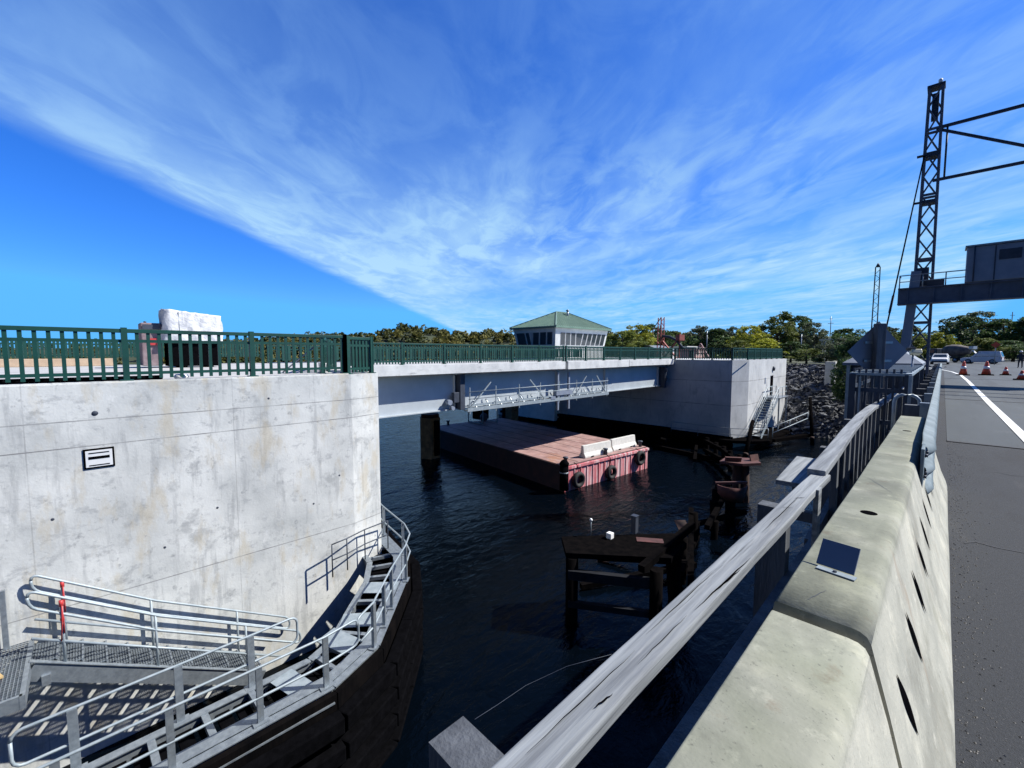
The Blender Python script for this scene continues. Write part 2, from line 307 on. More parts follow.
# ------------------------------------------------------------------ water, ground, hills
wm_ = bpy.data.materials.new('harbour_water'); wm_.use_nodes = True; t = wm_.node_tree; n = t.nodes; l = t.links
b = n['Principled BSDF']; b.inputs['Base Color'].default_value = (.0008, .002, .004, 1); b.inputs['Roughness'].default_value = .06; b.inputs['IOR'].default_value = 1.15
g = n.new('ShaderNodeNewGeometry'); mp = n.new('ShaderNodeMapping'); mp.inputs['Rotation'].default_value = (0, 0, R(25)); mp.inputs['Scale'].default_value = (1, .5, 1); l.new(g.outputs['Position'], mp.inputs[0])
last = None
for sc_, st, ds in ((.9, .40, .24), (3.2, .38, .10)):
    q = n.new('ShaderNodeTexNoise'); q.inputs['Scale'].default_value = sc_; q.inputs['Detail'].default_value = 5; q.inputs['Roughness'].default_value = .55; q.inputs['Distortion'].default_value = .6
    l.new(mp.outputs[0], q.inputs['Vector']); bu = n.new('ShaderNodeBump'); bu.inputs['Strength'].default_value = st; bu.inputs['Distance'].default_value = ds
    l.new(q.outputs[0], bu.inputs['Height'])
    if last: l.new(last, bu.inputs['Normal'])
    last = bu.outputs[0]
l.new(last, b.inputs['Normal'])
structure('water', MB().add([(-3000, -900, WATER), (1500, -900, WATER), (1500, 3000, WATER), (-3000, 3000, WATER)], [(0, 1, 2, 3)]), wm_)

# land behind the bank, one thick sheet whose near edge is the bank top
land = [(-21, 68.2), (40, 68.2), (1400, 60), (1400, 2200), (-900, 2200), (-560, 760), (-300, 420), (-170, 260), (-95, 130), (-60, 82), (-46, 61.2), (-21, 61.2)]
structure('ground', MB().prism(land, -9, -.02), landm)
# sloping bank under the stones
mb = MB(); nxs = 60; nys = 34
for j in range(nys + 1):
    for i in range(nxs + 1):
        X = -21.2 + i * (58 / nxs); Y = 54.5 + j * (13.8 / nys); k = min(max((Y - 55.5) / 12.7, -.1), 1)
        mb.v.append((X, Y, -7.6 + 7.55 * k + (random.uniform(-.22, .22) if 0 < j < nys else -.05)))
for j in range(nys):
    for i in range(nxs):
        a = j * (nxs + 1) + i; mb.f.append((a, a + 1, a + nxs + 2, a + nxs + 1)); mb.sm.append(False)
structure('bank', mb, bankm)

# wooded hills across the water: ridge height by bearing (pixel column of the ridge used once to find its bearing)
ridge = [(-420, 8), (-100, 9), (60, 8), (200, 9), (250, 12), (275, 15), (300, 17), (345, 19), (372, 19), (392, 26), (410, 28), (440, 26), (470, 21), (500, 22), (540, 19), (600, 21), (680, 19), (760, 17), (840, 14), (920, 10), (1100, 8)]
def ridge_h(u): return np.interp(u, [a for a, _ in ridge], [b_ for _, b_ in ridge])
def bearing(u): a = math.atan((u - 512) / 430) - R(45); return math.sin(a), math.cos(a)
mb = MB(); us = list(range(-420, 1101, 16)); ds = [330, 345, 370, 400, 440, 520, 640]; hs = [-.05, .12, .5, .82, 1, .8, -.1]
for u in us:
    bx, by = bearing(u); kf = math.cos(math.atan((u - 512) / 430))
    for d_, h_ in zip(ds, hs): mb.v.append((bx * d_ / kf, by * d_ / kf, WATER - 1 + h_ * (ridge_h(u) * .86 + 8)))
for i in range(len(us) - 1):
    for j in range(len(ds) - 1):
        a = i * len(ds) + j; mb.f.append((a, a + len(ds), a + len(ds) + 1, a + 1)); mb.sm.append(True)
structure('hills', mb, hillm)
def leaf_quads(cent, size, rng, flat=.0):
    """one small bent quad per centre"""
    k = len(cent); nrm = rng.normal(size=(k, 3)); nrm[:, 2] = np.abs(nrm[:, 2]) + flat; nrm /= np.linalg.norm(nrm, axis=1)[:, None]
    a = np.cross(nrm, rng.normal(size=(k, 3))); a /= np.linalg.norm(a, axis=1)[:, None]; b_ = np.cross(nrm, a)
    sz = (size * rng.uniform(.6, 1.3, k))[:, None]
    vs = np.stack([cent - a * sz, cent + b_ * sz * .6, cent + a * sz, cent - b_ * sz * .6], 1).reshape(-1, 3)
    return vs
def quads_mesh(name, vs, m):
    me = bpy.data.meshes.new(name); k = len(vs) // 4
    me.vertices.add(len(vs)); me.vertices.foreach_set('co', vs.astype(np.float32).ravel())
    me.loops.add(4 * k); me.loops.foreach_set('vertex_index', np.arange(4 * k, dtype=np.int32))
    me.polygons.add(k); me.polygons.foreach_set('loop_start', np.arange(0, 4 * k, 4, dtype=np.int32)); me.polygons.foreach_set('loop_total', np.full(k, 4, np.int32))
    me.materials.append(m); me.update(calc_edges=True); me.validate(); return me
rng = np.random.default_rng(3); allv = []
for i in range(1500):
    u = rng.uniform(150, 900) if i % 5 else rng.uniform(-350, 1050); d_ = rng.choice([332, 340, 352, 370, 390, 415, 445]) + rng.uniform(-6, 8)
    bx, by = bearing(u); kf = math.cos(math.atan((u - 512) / 430)); gz = WATER - 1 + np.interp(d_, ds, hs) * (ridge_h(u) * .86 + 8)
    r = rng.uniform(2.6, 5.2); hh = r * rng.uniform(.9, 1.4)
    q = rng.normal(size=(60, 3)); q /= np.linalg.norm(q, axis=1)[:, None]; q[:, 2] = np.abs(q[:, 2]) * 1.2 - .3
    c = np.array([bx * d_ / kf, by * d_ / kf, gz + hh * .5]) + q * np.array([r, r, hh]) * rng.uniform(.75, 1.05, (60, 1))
    allv.append(leaf_quads(c, 1.5, rng, .3))
fo = link('forest', quads_mesh('forest', np.concatenate(allv), leafs['forest'])); fo['kind'] = 'stuff'; fo['label'] = 'olive and dark green wood covering the hills across the water'

# ------------------------------------------------------------------ old bridge we stand on: deck, road, markings
structure('bridge_deck', MB().span((-.5, -12, -.55), (13, 57, -.004)), deckm)
T = Thing('edge_beam', 'dark steel edge beam under the timber handrail of the road bridge', 'beam', (-.55, 20, -.5)); T.part('web', MB().span((-.56, -12, -1.0), (-.505, 57, -.03)), creo); T.part('flange', MB().span((-.60, -12, -1.05), (-.46, 57, -1.005)), creo)
structure('road', MB().span((-.15, -12, -.3), (12.6, 57, 0)), asph)
structure('road_patch', MB().add([(.13, 11.1, .005), (12.6, 11.1, .005), (12.6, 57, .005), (.13, 57, .005)], [(0, 1, 2, 3)]), asph2)
structure('approach_road', MB().prism([(-2.2, 57.001), (13, 57.001), (34, 150), (14, 150), (-9, 110)], -.3, .004), asph2)
rg = np.random.default_rng(4); mb = MB()
for i in range(1500):
    x = .125 + abs(rg.normal()) * .09; y = rg.uniform(.6, 12) ** 1.0; q = rg.uniform(.002, .007); a_ = rg.uniform(0, 6)
    mb.add([(x + q * math.cos(a_), y + q * math.sin(a_), .001), (x + q * math.cos(a_ + 2), y + q * math.sin(a_ + 2), .001), (x + q * math.cos(a_ + 4), y + q * math.sin(a_ + 4), .001), (x, y, q)], [(0, 1, 3), (1, 2, 3), (2, 0, 3)])
gr_ = link('grit', mb.mesh('grit', mat('grit', (.34, .32, .28), (.12, .11, .1), .9, scale=30, world=True))); gr_['kind'] = 'stuff'; gr_['label'] = 'loose grit along the foot of the concrete barrier'
cr_ = MB()
for (x0, y0, x1, y1) in ((.2, 5.2, 3.2, 5.9), (1.7, 1.2, 1.5, 10.6), (.5, 8.6, 2.4, 8.3)):
    n0 = 26; pts = [(x0 + (x1 - x0) * k / n0 + rg.normal() * .02, y0 + (y1 - y0) * k / n0 + rg.normal() * .03) for k in range(n0 + 1)]
    for a, b_ in zip(pts[:-1], pts[1:]): wd = rg.uniform(.003, .009); dx, dy = b_[0] - a[0], b_[1] - a[1]; ln = math.hypot(dx, dy); px_, py_ = -dy / ln * wd, dx / ln * wd; cr_.add([(a[0] - px_, a[1] - py_, .0042), (b_[0] - px_, b_[1] - py_, .0042), (b_[0] + px_, b_[1] + py_, .0042), (a[0] + px_, a[1] + py_, .0042)], [(0, 1, 2, 3)])
structure('road_crack', cr_, road_dark)
structure('road_strip', MB().span((.13, 11.0, .006), (12.6, 11.12, .012)).span((.13, 21.2, .006), (12.6, 21.45, .012)).span((.13, 38.4, .006), (12.6, 38.9, .012)), road_dark)  # dark strips across the road, the nearest at a deck joint
line = [(1.10, 1.0), (1.10, 12), (1.05, 20), (1.0, 36), (.9, 45), (.55, 52), (-.3, 60), (-2, 70)]
mb = MB()
for (x0, y0), (x1, y1) in zip(line[:-1], line[1:]): mb.add([(x0, y0, .0165), (x0 + .15, y0, .0165), (x1 + .15, y1, .0165), (x1, y1, .0165)], [(0, 1, 2, 3)])
structure('road_line', mb, paint)
for k, y in enumerate((14.5, 30.5, 46)):
    T = Thing('pile_bent', ('nearest', 'middle', 'farthest')[k] + ' dark concrete pile bent under the edge of the road bridge', 'bridge support', (3, y, WATER), group='pile bents carrying the road bridge')
    T.part('cap', MB().span((-1.0, y - .6, -1.9), (12.5, y + .6, -1.002)), deckm, bevel=.03)
    T.many('pile', MB().lathe((0, 0, 0), [(.45, -3), (.45, 5.5)], 20), creo, [(x, y, WATER) for x in (-.4, 3.2, 6.8, 10.4)])

# ------------------------------------------------------------------ near concrete pier (bascule pier of the new bridge)
T = Thing('concrete_pier', 'big pale stained concrete pier on the left with green railing on top', 'bridge pier', (-22, -3, WATER))
mb = MB().prism([(-13.1, -16), (-13.1, 5.95), (-13.36, 7.0), (-18.9, 8.5), (-33, 8.5), (-33, -16)], -10, .93)
wall = T.part('wall', mb, conc)
cut = bpy.data.meshes.new('cut')
# recessed service box: sits in the face as frame + dark slots
vb = T.part('service_box', MB().box((-13.105, .17, -.715), (.05, .5, .44)), black)
T.part('frame', MB().box((-13.072, .17, -.715), (.016, .43, .36)), white, vb)
T.part('slot', MB().box((-13.062, .17, -.59), (.006, .33, .022)).box((-13.062, .17, -.86), (.006, .33, .02)), black, vb)
T.part('recess', MB().box((-13.061, .17, -.695), (.004, .34, .06)), black, vb)
T.many('tie_hole', MB().lathe((0, 0, 0), [(0, .003), (.028, .003), (.03, 0)], 10, 'X'), darksteel, [(-13.1, y, z) for y, z in ((-.6, -1.9), (2.3, -2.4), (3.6, .35), (4.7, -2.9), (1.2, -3.1), (5.5, -2.2))])
T.part('kerb', MB().prism([(-13.14, -16), (-13.14, 5.9), (-13.4, 5.9), (-13.4, -16)], .931, .965), conc)
T.part('lifting_socket', MB().lathe((-13.098, .15, .28), [(.0, .006), (.05, .006), (.055, 0)], 16, 'X'), darksteel)
single('shadow_strip', MB().tube([(-13.75 + .1 * math.sin(y * 2), y, 1.0) for y in np.arange(-7, 1.45, .2)], .055, 8), black, 'dark strip standing in for the shadow of the nearest green railing on the concrete', 'shadow_strip', (-13.75, -2, .93))  # black roll added for the railing shadow along the slab
single('sandbag', MB().lathe((-13.7, 1.78, 1.0), [(.02, -.07), (.13, -.05), (.16, 0), (.12, .06), (.02, .08)], 14), lampw, 'small white sandbag at the foot of the green railing by the dark strip', 'sandbag', (-13.7, 1.78, .93))
structure('pier_deck', MB().add([(-13.45, -16, .936), (-13.45, 5.9, .936), (-18.8, 8.2, .936), (-32.9, 8.2, .936), (-32.9, -16, .936)], [(0, 1, 2, 3, 4)]), deckm)

# ------------------------------------------------------------------ green railings
def railing(label, pts, z, h=1.18, step=.2, post_step=2.57, pw=.066, first=None, group='green steel bridge railings', kick=.0):
    T = Thing('bridge_railing', label, 'railing', (pts[0][0], pts[0][1], z), group=group)
    posts = []; pk = []; tr = MB(); sr = MB(); br = MB()
    for (a, b_) in zip(pts[:-1], pts[1:]):
        a = Vector((*a, 0)); b_ = Vector((*b_, 0)); d = b_ - a; ln = d.length; d.normalize(); rz = math.atan2(d.y, d.x)
        for m, zz, ww, hh in ((tr, h - .04, .10, .09), (sr, h - .27, .05, .07), (br, .17, .05, .07)): m.beam(a + Vector((0, 0, z + zz)), b_ + Vector((0, 0, z + zz)), ww, hh)
        np_ = max(1, round(ln / post_step)); ps = [first + i * post_step for i in range(int((ln - first) / post_step) + 1)] if first is not None else [ln * i / np_ for i in range(np_ + 1)]
        if first is not None: ps.append(ln)
        ps = [p for p in ps if 0 <= p <= ln]
        for p in ps: posts.append((*(a + d * p)[:2], z, rz))
        k = int(ln / step)
        for i in range(k):
            q = (i + .5) * ln / k
            if min(abs(q - p) for p in ps) > .09: pk.append((*(a + d * q)[:2], z, rz))
    T.part('top_rail', tr, green, bevel=.006); T.part('middle_rail', sr, green); T.part('bottom_rail', br, green)
    T.many('post', MB().box((0, 0, h / 2 + .01), (.11, .13, h + .05)).box((0, 0, .012), (.24, .2, .024)), green, posts)
    T.many('picket', MB().box((0, 0, (h + .0) / 2), (pw, pw * .8, h - .09)), green, pk[:100])
    return T
railing('green steel railing along the top edge of the near concrete pier', [(-13.28, -6.98), (-13.28, 5.85)], .965, first=7.7 - 7.71 + .01 + 0, post_step=2.566)
railing('short green railing turning the rounded corner of the near pier', [(-13.3, 5.95), (-13.52, 6.85), (-16.2, 7.55)], .93, post_step=1.4, step=.13)
railing('green railing folded inward over the pier beside the leaning pole', [(-14.4, 5.6), (-19.2, 7.9)], .93, post_step=1.7, step=.17)
railing('green railing on the near half of the bridge span', [(-19.68, 9.0), (-19.68, 25.0)], .99, h=1.12, post_step=2.6, step=.17)
railing('green railing on the far half of the bridge span', [(-19.68, 25.3), (-19.68, 42.9)], .99, h=1.12, post_step=2.6, step=.19)
railing('green railing along the top of the far concrete abutment', [(-19.6, 43.4), (-14.0, 43.4), (-13.35, 45.6), (-13.35, 58.0)], .935, h=1.15, post_step=2.2, step=.22)
railing('long green railing on the far side of the near pier deck', [(-31, -4.5), (-31, 8.2)], 1.32, h=1.0, post_step=2.6, step=.135, pw=.095)
railing('long green railing on the far side of the bridge span', [(-31, 8.6), (-31, 42.9)], 1.05, h=1.05, post_step=2.6, step=.36, pw=.16)
# low tan parapet on the far side
single('parapet_wall', MB().span((-31.3, -16, .94), (-30.7, 1.3, 1.32)), tan, 'low tan masonry parapet glimpsed through the leftmost green pickets', 'parapet', (-31, -6, .94), bevel=.02)
T = Thing('leaning_pole', 'thin grey pole leaning against the folded green railing', 'pole', (-15.0, 5.4, .93))
T.part('shaft', MB().tube([(-15.2, 4.6, .95), (-14.6, 5.6, 1.95)], .022, 8), galv)
T.part('foot', MB().box((-15.2, 4.6, .95), (.12, .12, .03)), galv)
T = Thing('plastic_bucket', 'small white bucket on the pier deck behind the green railing', 'bucket', (-15.2, 5.9, .93))
T.part('body', MB().lathe((-15.2, 5.9, .94), [(.10, 0), (.13, .3), (.14, .31), (.12, .3), (.09, .02)], 16), lampw); T.part('handle', MB().tube([(-15.33, 5.9, 1.24), (-15.3, 5.9, 1.38), (-15.2, 5.9, 1.44), (-15.1, 5.9, 1.38), (-15.07, 5.9, 1.24)], .008, 6), galv)

# tarp-covered load and the box beside it
rng = np.random.default_rng(11)
T = Thing('covered_load', 'tall load wrapped in creased white tarpaulin standing beyond the pier railing', 'covered load', (-25.2, 3.75, .93))
mb = MB(); nu = 26; nv = 16; hx, hy = .75, 1.1
def tarp_r(a, zt):
    c_, s_ = math.cos(a), math.sin(a); k = 1 / max(abs(c_) / hx, abs(s_) / hy)
    rr = min(k, math.hypot(hx, hy) * .93) * (1 + .045 * math.sin(a * 9 + zt * 5) * (1.1 - zt) + .03 * math.sin(a * 17 - zt * 9) + .06 * (1 - zt))
    return c_ * rr, s_ * rr
for j in range(nv + 1):
    zt = j / nv
    for i in range(nu * 2):
        a = 2 * math.pi * i / (nu * 2); x, y = tarp_r(a, zt); mb.v.append((-25.2 + x, 3.75 + y, 2.15 + 1.41 * zt - .22 * zt * (y + hy) / 2 / hy + .02 * math.sin(i * 1.7)))
k = nu * 2
for j in range(nv):
    for i in range(k): mb.f.append((j * k + i, j * k + (i + 1) % k, (j + 1) * k + (i + 1) % k, (j + 1) * k + i)); mb.sm.append(True)
mb.v.append((-25.2, 3.75, 3.5)); c0 = len(mb.v) - 1
for i in range(k): mb.f.append((nv * k + i, nv * k + (i + 1) % k, c0)); mb.sm.append(True)
T.part('tarpaulin', mb, tarpm)
T.part('strap', MB().tube([(-24.42, 3.2, 2.2), (-24.44, 3.2, 3.45)], .012, 6), galv)
T.part('machine', MB().box((-25.2, 3.75, 1.6), (1.3, 1.95, 1.2)).box((-25.2, 3.3, 1.0), (1.4, .3, .12)).box((-25.2, 4.3, 1.0), (1.4, .3, .12)), black, bevel=.03)
T = Thing('site_generator', 'faded pink and brown machine box to the left of the white tarpaulin', 'generator', (-25.4, 2.2, .93))
T.part('body', MB().box((-25.4, 2.25, 1.98), (1.1, .7, 1.9)), mat('faded_pink', (.26, .20, .21), (.16, .11, .12), .8, scale=3), bevel=.04)
T.part('grille', MB().box((-24.79, 2.25, 2.75), (.03, .6, .2)), darksteel); T.part('warning_panel', MB().box((-24.79, 2.35, 2.1), (.03, .4, .3)), redm)
T.part('exhaust', MB().tube([(-25.4, 2.1, 2.94), (-25.4, 2.1, 3.02)], .05, 8), darksteel)

# ------------------------------------------------------------------ bridge span
T = Thing('bridge_span', 'white steel plate girder bridge span with concrete edge beam crossing the channel', 'bridge', (-25, 8.6, -2))
T.part('deck_slab', MB().span((-31.2, 8.52, .35), (-19.95, 42.98, .93)), deckm)
T.part('edge_beam', MB().span((-19.945, 8.62, .44), (-19.45, 24.98, .985)), conc_fascia, bevel=.015)
T.part('edge_beam', MB().span((-19.945, 25.3, .40), (-19.45, 34.0, .985)).span((-19.945, 34.06, .44), (-19.45, 42.97, .985)), conc_fascia, bevel=.015)
T.part('edge_beam', MB().span((-31.5, 8.62, .44), (-31.205, 42.97, .985)), conc_fascia)
def girder(x):
    y0, y1 = 8.6, 42.9; mb = MB().span((x - .015, y0, -1.68), (x + .015, y1, .345)); mb.span((x - .24, y0, -1.74), (x + .24, y1, -1.681)); mb.span((x - .22, y0, .30), (x + .22, y1, .347)); return mb
for x in (-20.45, -24, -27.5, -30.6):
    gd = T.part('girder', girder(x), steelw)
    mb = MB()
    for y in (15.5, 25, 31.5, 41.2): mb.span((x + .016, y - .012, -1.68), (x + .20, y + .012, .3))
    T.part('stiffener', mb, steelw, gd)
T.part('end_bracket', MB().span((-20.4, 15.62, -1.75), (-19.9, 15.98, .34)).span((-20.2, 15.2, -1.3), (-19.95, 15.6, -.7)), darksteel, bevel=.02)
T.part('pipe_fitting', MB().lathe((-20.1, 14.9, -1.25), [(.16, -.1), (.16, .18)], 16, 'X').lathe((-20.05, 15.1, -1.6), [(.12, -.1), (.12, .15)], 16, 'X'), greysteel)
for y_ in (14, 20, 30, 36): T.part('cross_frame', MB().beam((-20.5, y_, -1.5), (-30.5, y_, -1.5), .12, .14).beam((-20.5, y_, .1), (-30.5, y_, .1), .12, .14).beam((-20.5, y_, -1.4), (-24, y_, .1), .1, .1).beam((-24, y_, .1), (-27.5, y_, -1.4), .1, .1).beam((-27.5, y_, -1.4), (-30.5, y_, .1), .1, .1), steelw)
T.part('lock_bar', MB().span((-20.3, 41.6, -1.9), (-19.75, 41.95, .2)).span((-19.74, 41.66, -1.2), (-19.6, 41.9, -.9)).span((-19.74, 41.66, -.3), (-19.6, 41.9, .0)), darksteel)
T.part('hinge_gear', MB().lathe((-20.15, 25.2, -1.5), [(.24, 0), (.24, .25)], 16, 'X').span((-20.0, 24.6, -2.6), (-19.85, 24.75, .2)).span((-20.0, 25.9, -2.6), (-19.85, 26.05, .2)).span((-20.1, 24.4, -1.5), (-19.8, 26.3, -1.2)).span((-20.05, 23.8, -1.75), (-19.8, 24.3, -1.55)), greysteel)
# maintenance walkway hung on the face of the girder
T = Thing('maintenance_walkway', 'narrow galvanised maintenance walkway with thin rails hung along the white girder', 'walkway', (-19.8, 16.2, -1.9))
mb = MB().span((-20.2, 16.1, -1.86), (-19.86, 31.4, -1.80)).span((-19.86, 16.1, -1.90), (-19.82, 31.4, -1.68)); T.part('platform', mb, galv_w)
ys = np.arange(16.3, 31.3, 2.12)
T.many('post', MB().box((0, 0, .25), (.05, .05, 1.6)), galv_w, [(-19.86, y, -1.5) for y in ys])
T.part('rail', MB().tube([(-19.84, 16.2, -.72), (-19.84, 31.3, -.72)], .026, 8).tube([(-19.84, 16.2, -1.15), (-19.84, 31.3, -1.15)], .022, 8), galv_w)
for (ya, yb) in ((16.4, 18.0), (23.2, 21.6), (26.8, 28.2), (31.0, 29.6)): T.part('brace', MB().beam((-19.88, ya, -1.65), (-19.88, yb, -.2), .07, .07), galv_w)
T.part('cable_tray', MB().span((-20.1, 16.3, -1.62), (-19.98, 30.9, -1.5)), galv_w)
for y in np.arange(16.9, 31, 1.05): T.part('bracket', MB().beam((-20.3, y, -1.3), (-19.9, y, -1.78), .05, .08), galv)

# ------------------------------------------------------------------ far abutment with stairs
T = Thing('concrete_abutment', 'far concrete abutment with white face, small doorway and dark shaded channel wall', 'bridge abutment', (-28, 52, WATER))
T.part('wall', MB().prism([(-13.9, 43.1), (-13.1, 45.3), (-13.1, 59.2), (-16, 61.5), (-46, 61.5), (-46, 43.1)], -10, .93), conc_far)
dr = T.part('door', MB().span((-13.13, 52.7, -2.95), (-13.08, 53.75, -.85)), black)
T.part('handle', MB().span((-13.08, 53.5, -2.0), (-13.03, 53.6, -1.9)), galv, dr)
T.part('wall_lamp', MB().lathe((-13.1, 53.6, -.1), [(.26, -.05), (.26, .14), (.1, .2)], 14, 'X'), darksteel)
T.part('vent', MB().span((-13.12, 50.6, -1.6), (-13.07, 50.95, -1.0)), greysteel)
T.part('ledge', MB().prism([(-19.5, 42.2), (-13.5, 42.2), (-12.0, 43.2), (-10.9, 44.6), (-10.9, 53), (-13.095, 53), (-13.095, 45.31), (-13.905, 43.095), (-19.5, 43.095)], -6.75, -6.5), creo)
T.part('wall_cap', MB().span((-13.08, 43.4, .935), (-12.98, 45.2, .94)), conc_far)
def handrail(T, pts, mats, h=1.05, r=.024, post_r=.022, mid=.52, posts=None, name='handrail'):
    for dz, nm in ((h, 'top_rail'), (mid, 'mid_rail')): T.part(nm, MB().tube([(x, y, z + dz) for x, y, z in pts], r, 8), mats)
    for (x, y, z) in (posts or pts): T.part('post', MB().tube([(x, y, z), (x, y, z + h)], post_r, 8), mats)
T = Thing('steel_staircase', 'galvanised steel staircase climbing to the doorway of the far abutment', 'staircase', (-12.3, 48, -6.5))
for x in (-12.75, -11.75): T.part('stringer', MB().beam((x, 44.9, -6.45), (x, 50.4, -3.05), .06, .28), galv_w)
T.many('tread', MB().box((0, 0, 0), (.94, .26, .04)), galv, [(-12.25, 45.1 + i * .36, -6.28 + i * .223) for i in range(15)])
T.part('landing', MB().span((-13.08, 50.45, -3.12), (-11.6, 53.8, -3.0)), galv)
for x in (-12.75, -11.75):
    T.part('handrail', MB().tube([(x, 44.8, -6.4), (x, 44.8, -5.4), (x, 50.4, -1.95), (x, 53.7, -1.95), (x, 53.7, -3.0)], .035, 8).tube([(x, 44.8, -5.9), (x, 50.4, -2.5), (x, 53.7, -2.5)], .03, 8), galv_w)
    for y, z in ((46.6, -5.35), (48.5, -4.2), (50.4, -3.0), (52, -3.0)): T.part('post', MB().tube([(x, y, z), (x, y, z + 1.05)], .03, 8), galv_w)
for x, y in ((-11.7, 50.6), (-11.7, 53.6), (-12.95, 50.6)): T.part('leg', MB().box((x, y, -5.0), (.12, .12, 3.8)), galv_w)
T.part('brace', MB().beam((-11.7, 50.6, -6.3), (-11.7, 53.6, -3.3), .06, .06), galv)
T = Thing('safety_railing', 'pipe railing on the dark ledge along the foot of the far abutment', 'railing', (-17, 42.3, -6.5))
handrail(T, [(-19.3, 42.35, -6.5), (-16.6, 42.35, -6.5), (-13.6, 42.35, -6.5), (-12.1, 43.4, -6.5), (-11.1, 44.7, -6.5)], galv, 1.1, .03, .03)
T = Thing('safety_railing', 'short pipe railing beside the riprap at the foot of the steel staircase', 'railing', (-10.9, 47, -6.5))
handrail(T, [(-11.0, 45.8, -6.45), (-10.2, 48.4, -6.0), (-9.2, 50.8, -5.4)], galv_w, 1.1, .035, .035)
T.part('base_plank', MB().prism([(-11.3, 45.5), (-10.7, 45.5), (-8.9, 51), (-9.5, 51)], -6.75, -6.46), creo)
for k, (a, b_, r, lb) in enumerate((((-11.6, 39.8, -7.6), (-12.0, 43.2, -4.6), .2, 'dark leaning timber pile in front of the white abutment corner'), ((-8.6, 50.2, -7.4), (-9.5, 53.2, -3.0), .17, 'tall dark pile leaning before the rock bank right of the staircase'))):
    T = Thing('timber_pile', lb, 'pile', a); T.part('shaft', MB().tube([a, b_], r, 12, r * .8), creo); T.part('strap', MB().tube([Vector(b_) * .12 + Vector(a) * .88, Vector(b_) * .16 + Vector(a) * .84], r * 1.08, 12), rust)
# fender line in front of channel wall
T = Thing('timber_fender', 'long dark timber fender along the waterline of the far channel wall', 'fender', (-30, 42.5, WATER))
for z in (-7.0, -6.4): T.part('waler', MB().span((-45, 42.55, z), (-19.6, 42.95, z + .3)), creo)
T.part('backing_board', MB().span((-45, 42.96, -8.5), (-13.6, 43.08, -6.3)), creo)
T.many('pile', MB().lathe((0, 0, 0), [(.17, -2), (.17, 1.1)], 12), creo, [(-44 + i * 2.2, 42.35, WATER) for i in range(12)])

# ------------------------------------------------------------------ control house
T = Thing('control_house', 'bridge control house with green hipped metal roof and slanted windows', 'building', (-37, 47, .93))
cx0, cx1, cy0, cy1, zb, zt = -40.9, -34.3, 41.9, 52.9, 2.4, 4.85
lean = .38
def wallpt(x, y, k):      # outward-leaning wall, k 0 bottom .. 1 top
    sx = 1 if x > -38 else -1; sy = 1 if y > 47 else -1; return (x + sx * lean * k, y + sy * lean * k, zb + (zt - zb) * k)
cs = [(cx0, cy0), (cx1, cy0), (cx1, cy1), (cx0, cy1)]
mb = MB().add([wallpt(x, y, 0) for x, y in cs] + [wallpt(x, y, 1) for x, y in cs], [(0, 1, 5, 4), (1, 2, 6, 5), (2, 3, 7, 6), (3, 0, 4, 7), (4, 5, 6, 7), (3, 2, 1, 0)]).prism([(cx0 + .1, cy0 + .1), (cx1 - .1, cy0 + .1), (cx1 - .1, cy1 - .1), (cx0 + .1, cy1 - .1)], -7, zb + .01)
T.part('wall', mb, cream)
def pane(a, b_, k0, k1, off):    # a,b along-wall endpoints, offset outward
    p = [Vector(wallpt(*a, k0)), Vector(wallpt(*b_, k0)), Vector(wallpt(*b_, k1)), Vector(wallpt(*a, k1))]
    nrm = (p[1] - p[0]).cross(p[3] - p[0]).normalized(); q = [v + nrm * off for v in p]
    return MB().add([v - nrm * .02 for v in q] + q, [(0, 1, 2, 3)[::-1], (4, 5, 6, 7), (0, 1, 5, 4), (1, 2, 6, 5), (2, 3, 7, 6), (3, 0, 4, 7)])
for i in range(9):
    y0 = cy0 + 1.0 + i * 1.08
    wdw = T.part('window', pane((cx1, y0), (cx1, y0 + .98), .08, .74, .02), mat('window_frame_grey', (.5, .5, .5), rough=.5)); T.part('pane', pane((cx1, y0 + .07), (cx1, y0 + .91), .10, .72, .035), glass, wdw)
for i, wd_ in enumerate((1.6, .7, 1.1, 1.1, .9)):
    x0 = cx0 + .35 + sum((1.6, .7, 1.1, 1.1, .9)[:i]) + .1 * i
    wdw = T.part('window', pane((x0, cy0), (x0 + wd_, cy0), .1, .76, .02), mat('window_frame_grey', (.5, .5, .5))); T.part('pane', pane((x0 + .07, cy0), (x0 + wd_ - .07, cy0), .12, .74, .035), glass, wdw)
ov = .75; ex0, ex1, ey0, ey1 = cx0 - ov, cx1 + ov, cy0 - ov, cy1 + ov; zr = 7.2; xm = (cx0 + cx1) / 2
mb = MB().add([(ex0, ey0, zt + .1), (ex1, ey0, zt + .1), (ex1, ey1, zt + .1), (ex0, ey1, zt + .1), (xm, cy0 + 4.3, zr), (xm, cy1 - 4.3, zr), (ex0, ey0, zt - .1), (ex1, ey0, zt - .1), (ex1, ey1, zt - .1), (ex0, ey1, zt - .1)],
    [(0, 1, 4), (1, 2, 5, 4), (2, 3, 5), (3, 0, 4, 5), (6, 7, 1, 0), (7, 8, 2, 1), (8, 9, 3, 2), (9, 6, 0, 3), (9, 8, 7, 6)])
rf = T.part('roof', mb, roofm)
sm_ = MB(); A = Vector((xm, cy0 + 4.3, zr)); B = Vector((xm, cy1 - 4.3, zr))
for i in range(1, 26):
    y = ey0 + (ey1 - ey0) * i / 26; k = min(1, (y - ey0) / (A.y - ey0), (ey1 - y) / (ey1 - B.y)); sm_.beam((ex1, y, zt + .13), (ex1 + (xm - ex1) * k, y, zt + .13 + (zr - zt - .1) * k), .05, .06)
T.part('seam', sm_, roofm, rf); sm_ = MB()
